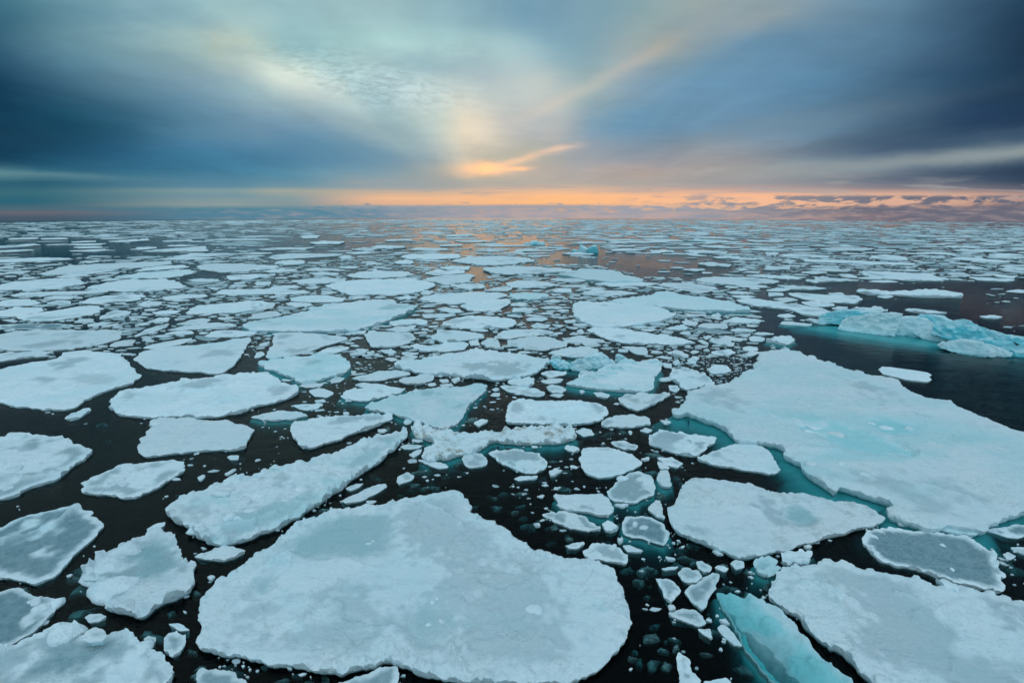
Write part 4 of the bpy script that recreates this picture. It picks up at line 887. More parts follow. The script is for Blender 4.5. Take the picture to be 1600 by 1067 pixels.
def inside(P, ring):
    x, y = P[:, 0], P[:, 1]; r = np.zeros(len(P), bool); Q = np.roll(ring, -1, 0)
    for (x0, y0), (x1, y1) in zip(ring, Q):
        if y0 == y1: continue
        c = ((y0 > y) != (y1 > y)) & (x < (x1 - x0) * (y - y0) / (y1 - y0) + x0)
        r ^= c
    return r
def edgedist(P, ring):
    out = np.full(len(P), 1e9); Q = np.roll(ring, -1, 0)
    for i in range(0, len(P), 1500):
        p = P[i:i + 1500][:, None, :]; a = ring[None]; d = (Q - ring)[None]
        t = np.clip(((p - a) * d).sum(2) / ((d * d).sum(2) + 1e-12), 0, 1)
        v = p - a - t[..., None] * d
        out[i:i + 1500] = np.sqrt((v * v).sum(2)).min(1)
    return out
def sms(x, a, b):
    t = np.clip((x - a) / (b - a), 0, 1); return t * t * (3 - 2 * t)

rnd = random.Random(7)
def ice_block(name, parent, loc, size, seed, m, teal=0.0, cuts=9, rot=0.0, tilt=0.0, flat=0.35, sub=4, dirt=0.0, bumpy=0.06):
    """an angular lump: a ball cut by planes, then roughened"""
    r = random.Random(seed)
    bm = bmesh.new(); bmesh.ops.create_icosphere(bm, subdivisions=sub, radius=1.0)
    pl = []
    for i in range(cuts):
        a = r.uniform(0, 2 * math.pi); e = math.asin(r.uniform(-0.3, 0.95)); pl.append((Vector((math.cos(a) * math.cos(e), math.sin(a) * math.cos(e), math.sin(e))), r.uniform(0.55, 0.92)))
    pl.append((Vector((r.uniform(-.25, .25), r.uniform(-.3, .1), 1)).normalized(), r.uniform(.45, .75)))
    for v in bm.verts:
        d = v.co.normalized(); s = 1.15
        for n, k in pl:
            q = d.dot(n)
            if q > 0: s = min(s, k / q)
        p = d * s
        q = Vector((p.x * 2.2 + seed, p.y * 2.2, p.z * 2.2))
        s2 = 1 + bumpy * (mnoise.noise(q) + 0.6 * mnoise.noise(q * 2.7) + 0.45 * mnoise.noise(q * 6.1))
        v.co = Vector((p.x * size[0] / 2, p.y * size[1] / 2, p.z * size[2])) * s2
    rm = Matrix.Rotation(rot, 4, 'Z') @ Matrix.Rotation(tilt, 4, 'Y')
    bmesh.ops.transform(bm, matrix=rm, verts=bm.verts)
    V = [v.co.copy() for v in bm.verts]; Fc = [tuple(v.index for v in f.verts) for f in bm.faces]; bm.free()
    n = len(V)
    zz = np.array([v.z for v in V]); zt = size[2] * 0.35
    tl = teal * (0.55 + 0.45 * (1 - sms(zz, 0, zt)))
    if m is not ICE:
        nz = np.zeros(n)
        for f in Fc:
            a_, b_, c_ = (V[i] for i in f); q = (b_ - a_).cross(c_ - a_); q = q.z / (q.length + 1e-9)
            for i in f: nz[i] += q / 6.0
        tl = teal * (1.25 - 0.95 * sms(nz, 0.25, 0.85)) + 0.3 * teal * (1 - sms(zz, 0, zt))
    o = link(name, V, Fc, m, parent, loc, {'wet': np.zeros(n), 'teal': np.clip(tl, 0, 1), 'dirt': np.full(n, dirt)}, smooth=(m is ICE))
    return o

def build_floe(rec, as_thing=True):
    h = rec['h'] * (0.62 if rec['h'] < 0.45 else 0.8); on = rec['on']
    W2 = np.array([ground(a, b, h + on) for a, b in rec['px']])
    if signed(W2) < 0: W2 = W2[::-1]
    cen = W2.mean(0); D = math.hypot(*cen); sl = math.sqrt(D * D + CAMZ ** 2); pxm = sl / F; sdep = CAMZ / sl + D / (2 * RE)
    seed = abs(hash_id(rec['id'])) % 1000
    area = abs(signed(W2)); L = math.sqrt(area)
    ds = 1.7 * pxm
    R, ds = resample(W2, ds, 1)
    # ragged edge
    n = len(R); t = np.arange(n) * ds / pxm
    def ringnoise(per, s):
        k = max(3, int(round(n * ds / pxm / per))); u = np.arange(n) / n * k
        i0 = np.floor(u).astype(int); f = u - i0; f = f * f * (3 - 2 * f)
        a = hsh(i0 % k, np.zeros(n), seed + s); b = hsh((i0 + 1) % k, np.zeros(n), seed + s)
        return a + (b - a) * f - 0.5
    jag = (ringnoise(26, 1) * 4.4 + ringnoise(11, 2) * 3.4 + ringnoise(4.8, 3) * 2.0 + ringnoise(2.8, 4) * 1.0) * min(1.0, L / pxm / 45.0 + 0.15)
    jag *= (0.45 + 0.55 * min(rec['lump'], 1.4))
    if rec['foot'] > 2: jag *= 1.3
    N = normals(R)
    R = R + N * (jag * pxm)[:, None]
    # inner points
    st = 2.6 * pxm; sr = min(2.4 * st, st / sdep * 0.75)
    if area / (st * sr) > 16000:
        k = math.sqrt(area / (st * sr) / 16000); st *= k; sr *= k
    er = cen / D; et = np.array([er[1], -er[0]])
    rel = R - cen; a = rel @ et; b = rel @ er
    A, B = np.meshgrid(np.arange(a.min(), a.max(), st), np.arange(b.min(), b.max(), sr))
    rg = np.random.RandomState(seed)
    G = cen + (A + rg.uniform(-.3, .3, A.shape) * st).reshape(-1, 1) * et + (B + rg.uniform(-.3, .3, A.shape) * sr).reshape(-1, 1) * er
    if len(G): G = G[inside(G, R)]
    if len(G):
        d = edgedist(G, R); G = G[d > 0.45 * st]
    pools = []
    for s in POOLS.get(rec['id'], []):
        PW = np.array([ground(x, y, h) for x, y in pts(s)])
        if signed(PW) < 0: PW = PW[::-1]
        PR, _ = resample(PW, 2.6 * pxm, 2)
        nn_ = len(PR); u = fbm(PR[:, 0] / (9 * pxm), PR[:, 1] / (9 * pxm), 33, 3) - 0.5
        PR = PR + normals(PR) * (u * 9 * pxm)[:, None]
        pools.append(PR)
        if len(G): G = G[edgedist(G, PR) > 0.4 * st]
    verts = [R] + [p for p in pools] + [G]
    P = np.vstack([v for v in verts if len(v)])
    edges = []; o_ = 0; cons = []
    for v in [R] + pools:
        k = len(v); cons += [(o_ + i, o_ + (i + 1) % k) for i in range(k)]; o_ += k
    Pl = P - cen
    if sdep < 0.25: nz = 1
    rv, re_, rf, ov, oe, of = delaunay_2d_cdt([Vector((float(x), float(y))) for x, y in Pl], cons, [], 0, 1e-5)
    P = np.array([(v.x, v.y) for v in rv]) + cen
    tri = [tuple(f) for f in rf]
    cenp = np.array([P[list(f)].mean(0) for f in tri])
    keep = inside(cenp, R)
    tri = [f for f, k in zip(tri, keep) if k]; cenp = cenp[keep]
    de = edgedist(P, R); de[de < 1e-4] = 0
    X, Y = P[:, 0], P[:, 1]
    rw = min(max(0.07 * L, 0.16), 0.75); 
    lump = rec['lump']
    cell = max(0.26, 3.4 * st)
    f1, idv = worley(X / cell, Y / cell, seed)
    f2, idw = worley(X / (cell * 2.4) + 7, Y / (cell * 2.4), seed + 3)
    lm = sms(-f1, -0.60, -0.36) * (0.1 + 1.0 * idv)
    lm2 = sms(-f2, -0.50, -0.36) * (idw > 0.6) * (0.5 + idw)
    rimw = np.exp(-de / rw) * (0.35 + 0.9 * fbm(X / 1.3, Y / 1.3, seed + 8, 2))
    patchy = sms(fbm(X / (0.3 * L + 1), Y / (0.3 * L + 1), seed + 21, 3), 0.54, 0.66)
    und = fbm(X / (0.35 * L + 0.5), Y / (0.35 * L + 0.5), seed + 4, 4) - 0.5
    fine = fbm(X / (cell * 0.8), Y / (cell * 0.8), seed + 6, 3) - 0.5
    rf_ = fbm(X / (0.22 * L + 0.6) + 9, Y / (0.22 * L + 0.6), seed + 12, 3) - 0.5
    ridge = np.exp(-(rf_ / 0.012) ** 2) * 0.07
    hs = min(1.0, h / 0.25)
    z = h * (0.74 + 0.26 * sms(de, 0, 0.06 + st * 0.5))
    z = z + hs * (lump * (0.12 * lm * rimw + 0.11 * lm2 * rimw + 0.05 * lm * patchy) + 0.14 * und * sms(de, 0, rw) + 0.035 * fine + ridge * sms(de, 0, rw) * min(1, lump))
    rl = np.zeros(len(P))
    for s in RIDGES.get(rec['id'], []):
        q = np.array([ground(x, y, h) for x, y in pts(s)]); dmin = np.full(len(P), 1e9)
        wob_ = (fbm(X / 0.8, Y / 0.8, seed + 15, 3) - .5) * 7 * pxm
        for a0_, b0_ in zip(q[:-1], q[1:]):
            v_ = b0_ - a0_; tt = np.clip(((P - a0_) @ v_) / (v_ @ v_), 0, 1); dmin = np.minimum(dmin, np.hypot(*((P - a0_) - tt[:, None] * v_).T))
        rl = np.maximum(rl, np.exp(-(np.maximum(0, np.abs(dmin + wob_) - 0.5 * pxm) / (3.2 * pxm)) ** 2) * (0.4 + 0.9 * fbm(X / 0.6, Y / 0.6, seed + 16, 2)))
    z = z + rl * 0.20
    w_ = rec['w']
    fw = fbm(X / (0.33 * L + 0.4) + 31, Y / (0.33 * L + 0.4) + 5, seed + 30, 4) + 0.22 * (fbm(X / cell, Y / cell, seed + 2, 2) - 0.5)
    thr = 0.5 + 0.24 * (1 - 2 * w_)
    wet = sms(fw, thr - 0.05, thr + 0.07) * sms(de + 0.25 * rw * (fine * 4), 0.35 * rw, 1.3 * rw) * (0.36 + 0.64 * w_)
    wet = wet * rec.get('ws', 1.0) * (1 - 0.8 * np.clip(rl, 0, 1))
    teal = np.full(len(P), rec['teal'])
    zp = h * 0.72
    poolm = np.zeros(len(tri), bool)
    for PR in pools:
        dp = edgedist(P, PR); ins = inside(P, PR) | (dp < 1e-4)
        z = np.where(ins, zp + 0.0 * z, zp + (z - zp) * sms(dp, 0.0, max(0.35, st * 2)))
        sg = np.where(ins, dp, -dp) + (fine * 1.1 + (fbm(X / 0.9, Y / 0.9, seed + 77, 3) - .5) * 1.3) * min(0.5, 0.08 * L + 0.1)
        pk = sms(sg, -0.30, 0.42); pw_, pt_ = {'b135': (.10, .52), 'b133': (.62, .25), 'c2': (.78, .15), 'c20': (.46, .14), 'c4': (.86, .06), 'b1': (.22, .05), 'b81': (.4, 0)}[rec['id']]
        wet = wet * (1 - pk) + pw_ * pk; teal = teal * (1 - pk) + pt_ * pk * (0.7 + 0.6 * (fbm(X / 1.5, Y / 1.5, seed + 70, 3)))
        poolm |= inside(cenp, PR)
    if pools and w_ < 0.5 and rec['id'] in ('b133', 'c2', 'b1'):
        pass
    if rec['id'] == 'b122':                      # rafted slab dipping into the water on its near side
        e = ground(1195, 942, h); f_ = ground(1340, 1062, h); g_ = ground(1150, 1000, 0)
        ax = np.array(f_) - np.array(e); ax = ax / np.hypot(*ax); nr = np.array([ax[1], -ax[0]])
        if np.dot(np.array(g_) - np.array(e), nr) < 0: nr = -nr
        s_ = (P - np.array(e)) @ nr
        cr = sms(fbm(X / 1.2, Y / 1.2, seed + 90, 4), 0.42, 0.58)
        z = h + 0.16 * (1 - sms(s_ + 0.5 * cr, 0.2, 0.8)) - 0.26 * np.maximum(s_ - 0.3, 0) - 0.3 * np.maximum(s_ - 1.0, 0) + 0.16 * fine + 0.3 * und + 0.10 * lm2 * cr
        teal = 0.20 + 0.55 * sms(s_, 0.05, 0.5) * (0.45 + 0.6 * cr) - 0.25 * sms(s_, 0.8, 1.5) ; wet = 0.10 + 0.9 * sms(s_, 0.35, 1.0) * (0.4 + 0.6 * cr) + 0.3 * (1 - cr) * sms(s_, .3, .8)
    if rec['id'] == 'b135':
        q0 = np.array(ground(1330, 690, h)); q1 = np.array(ground(1480, 720, h)); fb = fbm(X / 3.5, Y / 2.2, 321, 4)
        dq = np.hypot((P - q0) @ np.array([1, 0]) / 9.0, (P - q0) @ np.array([0, 1]) / 4.6)
        teal = teal + 0.34 * sms(fb, 0.40, 0.62) * (1 - sms(dq, 0.55, 1.25)) + 0.16 * sms(fbm(X / 5, Y / 2, 87, 4), 0.52, 0.66)
        teal = np.minimum(teal, 0.62)
    elif rec['id'] in ('b7', 'a30', 'a46', 'b21', 'b61'):
        teal = teal + 0.22 * sms(fbm(X / (0.3 * L), Y / (0.2 * L), seed + 7, 4), 0.46, 0.64)
    dirt = rec['dirt'] * sms(fbm(X / (0.25 * L), Y / (0.25 * L), seed + 50, 4), 0.44, 0.6)
    z = z + on
    loc = (float(cen[0]), float(cen[1]), drop(*cen))
    dz_ = np.array([drop(x, y) for x, y in P]) - loc[2]
    ring_n = len(R)
    # map: which vertices are the outline ring, in order
    Pidx = {}
    orig = {}
    for i, ol in enumerate(ov):
        for k in ol: orig[k] = i
    ring = [orig.get(k) for k in range(ring_n)]
    ok = all(r is not None for r in ring)
    V = [(x - cen[0], y - cen[1], zz) for x, y, zz in zip(X, Y, z + dz_)]
    body_faces = [f for f, k in zip(tri, poolm) if not k]
    wetL = list(wet); tealL = list(teal); dirtL = list(dirt)
    NN = normals(R, 3)
    def addring(zv, inset, tl, wt):
        base = len(V)
        for k in range(ring_n):
            x, y = R[k] - NN[k] * inset
            V.append((x - cen[0], y - cen[1], zv + drop(x, y) - loc[2])); wetL.append(wt); tealL.append(tl); dirtL.append(rec['dirt'] * 0.8)
        return list(range(base, base + ring_n))
    if ok:
        tl = max(rec['teal'], 0.10)
        ins = min(0.5, 0.5 * h / 0.25 * 0.25)
        lim = 0.12 * L
        r1 = addring(on + 0.42 * h, min(0.02, lim), tl, 0.0)
        r2 = addring(on + 0.12 * h, min(0.25 * h, lim), tl + 0.25, 0.1)
        r3 = addring(on - 0.05, min(0.4 * h, lim), tl + 0.4, 0.2)
        r4 = addring(on - (0.05 if on else 0.24), min(1.1 * h + 0.05, lim * 1.8), tl + 0.6, 0.3)
        rings = [ring, r1, r2, r3, r4]
        for a_, b_ in zip(rings[:-1], rings[1:]):
            for k in range(ring_n):
                j = (k + 1) % ring_n
                if len({a_[k], a_[j], b_[j], b_[k]}) == 4: body_faces.append((a_[k], b_[k], b_[j], a_[j]))
        body_faces.append(tuple(reversed(r4)))
    name = 'ice_floe' if rec['area'] > 500 else 'ice_cake'
    at = {'wet': wetL, 'teal': np.clip(tealL, 0, 1), 'dirt': dirtL}
    body = link(name, V, body_faces, ICE, None, loc, at, smooth='auto')
    if poolm.any():
        pf = [f for f, k in zip(tri, poolm) if k]; used = sorted({i for f in pf for i in f}); mp = {i: j for j, i in enumerate(used)}
        # one mesh for each separate pool
        comp = [[] for _ in pools]
        cp = cenp[poolm]
        for ci, PR in enumerate(pools):
            m_ = inside(cp, PR)
            fl = [f for f, k in zip(pf, m_) if k]
            if not fl: continue
            us = sorted({i for f in fl for i in f}); mp = {i: j for j, i in enumerate(us)}
            link('melt_pool', [V[i] for i in us], [tuple(mp[i] for i in f) for f in fl], ICE, body, (0, 0, 0),
                 {'wet': [wetL[i] for i in us], 'teal': [tealL[i] for i in us], 'dirt': [dirtL[i] for i in us]})
    for i, (x, y, wpx, hpx) in enumerate(LUMPS.get(rec['id'], [])):
        g = ground(x, y + hpx * 0.3, h)
        ws = wpx * pxm_at(g)
        hs_ = min(0.45 * ws, hpx * pxm_at(g) * 0.5)
        k = ((P - np.array(g)) ** 2).sum(1).argmin(); zb = z[k]
        ice_block('ice_lump', body, (g[0] - cen[0], g[1] - cen[1], zb - hs_ * 0.25), (ws * 1.15, ws * 0.95, hs_), seed + i, ICE, rot=rnd.uniform(-.6, .6), sub=3, bumpy=0.1)
    if rec['foot'] > 0:
        NW = normals(R, max(4, int(12 * pxm / ds) + 2)); fo = rec['foot']
        un = fbm(R[:, 0] / (0.25 * L + .3), R[:, 1] / (0.25 * L + .3), seed + 61, 3)
        if rec['id'] == 'b135':
            gx0 = np.array(ground(1250, 735, 0)); sdir = np.array([-0.62, -0.78])
            amt = fo * (0.15 + 1.0 * sms((NW @ sdir), 0.2, 0.9)) * (0.5 + 0.9 * un)
        else:
            amt = fo * (0.25 + 1.2 * np.maximum(un - 0.32, 0) * 2)
        amt = np.minimum(amt * (0.9 if rec['id'] == 'b135' else 0.38), 0.2 * L + 0.05)
        dep = max(0.18, min(1.0, sdep / 0.55)) * (1.5 if rec['id'] == 'b135' else 1.0)
        FV = []; rr_ = []
        for (frac, zz, jit) in ((-0.5, -0.06, 0), (0.15, -0.16, .1), (0.6, -0.34, .25), (0.9, -0.6, .3), (1.0, -1.1, .3), (0.6, -1.6, 0)):
            base = len(FV)
            for k in range(ring_n):
                o1 = amt[k] * frac if frac > 0 else -min(0.25, 0.1 * L)
                jn = (un[(k * 3) % ring_n] - 0.5) * jit * fo * 0.5
                x, y = R[k] + NW[k] * (o1 + jn)
                FV.append((x - cen[0], y - cen[1], zz * dep + drop(x, y) - loc[2]))
            rr_.append(base)
        FF = []
        for a_, b_ in zip(rr_[:-1], rr_[1:]):
            for k in range(ring_n):
                j = (k + 1) % ring_n; FF.append((a_ + k, b_ + k, b_ + j, a_ + j))
        link('underwater_foot', FV, FF, UNDER, body)
    return body
def pxm_at(g):
    return math.sqrt(g[0] ** 2 + g[1] ** 2 + CAMZ ** 2) / F
def hash_id(s):
    v = 7
    for ch in s: v = (v * 131 + ord(ch)) % 100003
    return v

# ------------------------------------------------------------------ occupancy of the sea as seen so far (in photo pixels, three rows to a pixel)
OX, SY = 200, 3
occ = np.zeros((int(H) * SY, int(W) + 2 * OX), bool)
def stamp(poly, test=False, grow=0.0):
    xs = np.array([a for a, b in poly]) + OX; ys = np.array([b for a, b in poly]) * SY
    x0, x1 = int(max(0, xs.min() - 1 - grow)), int(min(occ.shape[1], xs.max() + 2 + grow)); y0, y1 = int(max(0, ys.min() - 1 - grow)), int(min(occ.shape[0], ys.max() + 2 + grow))
    if x1 <= x0 or y1 <= y0: return True
    if test and x1 - x0 <= 6:
        if occ[y0:y1, x0:x1].any(): return False
    Y_, X_ = np.mgrid[y0:y1, x0:x1]
    m_ = inside(np.stack([X_.ravel() + .5, Y_.ravel() + .5], 1), np.stack([xs, ys], 1)).reshape(X_.shape)
    if test:
        if (occ[y0:y1, x0:x1] & m_).any(): return False
    occ[y0:y1, x0:x1] |= m_
    return True
for r in RECS: stamp(r['px'])
EXTRA = ["1222 508 1295 500 1300 488 1384 488 1440 500 1500 500 1530 520 1640 535 1640 560 1560 557 1470 547 1380 536 1300 522 1240 516",
         "856 556 892 552 952 552 995 553 995 575 950 585 900 584 862 578", "893 396 904 383 920 382 937 388 937 397", "818 383 822 375 852 375 852 383",
         "1050 645 1100 665 1135 690 1150 692 1215 700 1260 740 1300 770 1390 790 1380 812 1340 795 1230 765 1200 745 1060 660"]
for e in EXTRA: stamp(pts(e))
occ_ice = occ.copy()
# leads of open water that stay open
OPEN = [("835 398 1000 396 1150 404 1140 440 1010 432 930 415 840 412", 0.03), ("1350 460 1600 430 1650 430 1650 545 1480 492 1380 482", 0.12), ("1180 520 1300 528 1480 552 1650 566 1650 690 1450 612 1250 545", 0.02),
        ("-40 371 220 371 330 380 330 392 180 406 60 414 -40 405", 0.10), ("380 366 640 369 700 385 540 386 500 406 470 409 400 380", 0.12), ("722 412 778 428 745 442 695 430", 0.0),
        ("440 378 530 392 530 412 470 408", 0.1), ("1210 424 1340 424 1350 448 1210 446", 0.2), ("640 385 800 375 800 392 720 398", 0.3), ("290 425 350 425 345 440 280 440", 0.0), ("740 370 860 366 980 372 900 382 800 392 745 396", 0.35)]
OPENM = []
for s, pr in OPEN: OPENM.append((np.array(pts(s)), pr))
def chance(x, y):
    for poly, pr in OPENM:
        if inside(np.array([[x, y]]), poly)[0]: return pr
    return 1.0
rf = random.Random(11)
fill = []           # polygons in world: (points, h)
def blob(cx, cy, sx, sy, n, r, k=0.22):
    a0 = r.uniform(0, 6.28); p = []
    rot = r.uniform(-0.5, 0.5)
    for i in range(n):
        a = a0 + 2 * math.pi * (i + r.uniform(-.25, .25)) / n; q = 1 + r.uniform(-k, k)
        x, y = math.cos(a) * sx * q, math.sin(a) * sy * q
        p.append((cx + x * math.cos(rot) - y * math.sin(rot), cy + x * math.sin(rot) + y * math.cos(rot)))
    return p
HZ = 341.5
def project(P):
    out_ = []
    for x, y in P:
        v = Vector((x, y, drop(x, y) - CAMZ)); z_ = v.dot(_f)
        out_.append((W / 2 + F * v.dot(_r) / z_, H / 2 - F * v.dot(_u) / z_))
    return out_
for (smin, smax, tries, ylo, yhi) in ((9, 22, 2600, 342.6, 392), (5, 10, 9000, 342.6, 405), (2.5, 5, 9000, 345, 450), (1.2, 2.6, 11000, 358, 530), (0.4, 1.2, 15000, 400, 560)):
    for _ in range(tries):
        y = ylo + (yhi - ylo) * rf.random() ** 1.5; x = rf.uniform(-150, 1750)
        hy = HZ + 5.5 * ((x - 800) / 800) ** 2
        if y < hy + 1.2: continue
        if rf.random() > chance(x, y): continue
        if x < 760 and 350 < y < 402 and rf.random() > 0.42: continue
        if 402 < y < 440 and rf.random() > 0.6: continue
        g = ground(x, y)
        s = rf.uniform(smin, smax) / 2 * (1.0 if y > 352 else 1.3)
        dens = 0.5 + 0.5 * math.sin(g[0] * 0.011 + 1.3 * math.sin(g[1] * 0.006)) * math.sin(g[1] * 0.013 + 2)
        if y < 400 and rf.random() > 0.35 + 0.65 * dens and y > 349: continue
        if y > 440 and x > 1180: continue
        P = blob(g[0], g[1], s * rf.uniform(.9, 1.5), s * rf.uniform(0.35, 1.0), rf.choice((5, 6, 7, 8)) if s * F / math.hypot(*g) < 14 else 10, rf, 0.34)
        pp = project(P)
        c_ = (sum(a for a, b in pp) / len(pp), sum(b for a, b in pp) / len(pp)); gr = rf.choice((1.02, 1.1, 1.3))
        if y < 346 or stamp([(c_[0] + (a - c_[0]) * gr, c_[1] + (b - c_[1]) * gr) for a, b in pp], test=True):
            fill.append((P, rf.uniform(0.04, 0.2) * (1 if y > 400 else 1.35), [rf.random(), y]))
# shrink-wrapped brash between the floes
brash = []
BZ = [("880 470 1240 480 1230 600 1080 600 1000 540 880 510", 2600), ("400 440 860 440 860 600 400 600", 1500), ("0 440 400 440 400 560 0 560", 1300), ("0 560 400 560 640 830 400 830 250 700 0 640", 200),
      ("380 590 900 600 900 700 420 700", 420), ("640 690 1100 690 1050 890 900 850 800 800 640 760", 420), ("250 700 640 690 620 790 400 860 250 900", 170), ("0 780 330 900 330 1067 0 1067", 90),
      ("1000 820 1250 860 1250 1000 1000 960", 160), ("1250 800 1600 790 1600 900 1400 830 1280 860", 130), ("320 1015 660 1040 640 1067 320 1067", 80), ("1200 420 1600 440 1600 560 1200 500", 240), ("980 950 1200 960 1200 1067 980 1067", 45), ("860 540 1080 540 1080 700 860 700", 200), ("1480 790 1600 780 1600 960 1540 930", 60)]
for s, cnt in BZ:
    poly = np.array(pts(s)); x0, y0 = poly.min(0); x1, y1 = poly.max(0)
    for _ in range(int(cnt * (1.3 if x0 > 600 and y0 > 600 else 1.2))):
        x, y = rf.uniform(x0, x1), rf.uniform(y0, y1)
        if not inside(np.array([[x, y]]), poly)[0]: continue
        g = ground(x, y); k = pxm_at(g)
        if vn(np.array([x / 38.0]), np.array([y / 20.0]), 5)[0] < 0.42: continue
        s_ = min(8.0, 0.5 + rf.expovariate(1 / 1.25)) * k
        P = blob(g[0], g[1], s_ * rf.uniform(.9, 1.8), s_ * rf.uniform(0.5, 1.1), rf.choice((4, 5, 6, 7)), rf, 0.36)
        if stamp(project(P), test=True): brash.append((P, rf.uniform(0.01, 0.04) + 0.12 * s_, [rf.random(), y]))

def prism_mesh(items, name, kind, rough=0.3):
    V = []; Fc = []; wt = []; te = []
    r = random.Random(3)
    for P, h, (q, y) in items:
        n = len(P); cx = sum(a for a, b in P) / n; cy = sum(b for a, b in P) / n; b0 = len(V)
        if signed(np.array(P)) < 0: P = P[::-1]
        w0 = 0.0 if q < 0.4 else (q - 0.4) * 1.5
        for f, z in ((0.7, -0.05), (1.0, h * 0.3), (0.93, h * 0.95), (0.55, h * 1.05)):
            for (a, b) in P:
                x, yy = cx + (a - cx) * f, cy + (b - cy) * f
                V.append((x, yy, drop(x, yy) + z * (1 + (r.uniform(-rough, rough) if z > 0 else 0)))); wt.append(w0 * (0.9 if f < 0.95 else 0.4)); te.append(0.55 if z < 0 else (0.12 if f == 1.0 else 0.0))
        V.append((cx, cy, drop(cx, cy) + h * r.uniform(0.9, 1.15))); wt.append(w0); te.append(0.0)
        for l in range(3):
            for k in range(n):
                j = (k + 1) % n; a = b0 + l * n; c = a + n; Fc.append((a + k, a + j, c + j, c + k))
        for k in range(n): Fc.append((b0 + 3 * n + k, b0 + 3 * n + (k + 1) % n, b0 + 4 * n))
    o = link(name, V, Fc, ICE, None, (0, 0, 0), {'wet': wt, 'teal': te, 'dirt': np.zeros(len(V))}, smooth='auto')
    tag(o, kind='stuff')
    return o
NTHING = 286
rest_items = []
for r in RECS[NTHING:]:
    P = [ground(a, b, r['h']) for a, b in r['px']]
    P = resample(np.array(P), 4 * pxm_at(P[0]), 1)[0]
    P = [tuple(p) for p in P]
    rest_items.append((P, r['h'], [0.3, r['c'][1]]))
tag(prism_mesh(fill + rest_items, 'pack_ice', 'stuff'), 'countless small white floes of the pack reaching to the horizon', 'pack ice')
tag(prism_mesh(brash, 'brash_ice', 'stuff', 0.35), 'tiny crumbs of brash ice scattered over the dark water between the floes', 'brash ice')
# sunken pale lumps hanging just under the surface
V = []; Fc = []; rs = random.Random(21)
SZ = [("640 700 1100 690 1060 900 900 860 800 800 640 760", 210), ("960 820 1330 850 1250 960 1000 940", 110), ("320 760 640 690 620 790 400 870", 60), ("600 600 1000 600 1000 700 600 700", 60), ("0 850 330 880 330 1067 0 1067", 60),
      ("980 930 1200 1000 1200 1067 980 1067", 30), ("1250 820 1600 800 1600 880 1400 840", 60), ("120 640 420 700 400 800 200 760", 25), ("320 1020 640 1040 640 1067 320 1067", 30)]
for s, cnt in SZ:
    poly = np.array(pts(s)); x0, y0 = poly.min(0); x1, y1 = poly.max(0)
    for _ in range(cnt):
        x, y = rs.uniform(x0, x1), rs.uniform(y0, y1)
        if not inside(np.array([[x, y]]), poly)[0]: continue
        if occ_ice[int(y * SY), int(x + OX)]: continue
        g = ground(x, y); k = pxm_at(g); s_ = rs.uniform(2, 9) * k; dp = rs.uniform(0.08, 0.5)
        P = blob(g[0], g[1], s_ * rs.uniform(.9, 1.7), s_ * rs.uniform(.5, .9), 10, rs, 0.6); b0 = len(V); n = 10
        for f, z in ((0.45, 0.0), (0.85, -0.08), (1.0, -0.2), (0.7, -0.45)):
            for a, b in P: V.append((g[0] + (a - g[0]) * f, g[1] + (b - g[1]) * f, -dp + z * (s_ * 2 + .2) + rs.uniform(-.02, .02)))
        Fc.append(tuple(b0 + i for i in range(n)))
        for l in range(3):
            for kk in range(n): j = (kk + 1) % n; Fc.append((b0 + l * n + kk, b0 + (l + 1) * n + kk, b0 + (l + 1) * n + j, b0 + l * n + j))
def make_sunk():
    m, t = mat('sunken_slush'); pos = t.n('ShaderNodeNewGeometry').outputs['Position']; b = t.n('ShaderNodeBsdfPrincipled')
    t.l(t.mix(t.ss(t.noise(pos, 5.0, 4.0, 0.6), 0.35, 0.7), (0.12, 0.16, 0.165, 1), (0.42, 0.52, 0.53, 1)), b.inputs['Base Color']); b.inputs['Roughness'].default_value = 0.7
    o = t.n('ShaderNodeOutputMaterial'); t.l(b.outputs[0], o.inputs[0]); return m
tag(link('submerged_brash', V, Fc, make_sunk(), smooth=False), 'dim lumps of ice hanging below the surface of the dark water', 'submerged ice', kind='stuff')

# ------------------------------------------------------------------ the floes themselves
THINGS = []
for r in RECS[:NTHING]:
    o = build_floe(r); r['obj'] = o; THINGS.append(r)

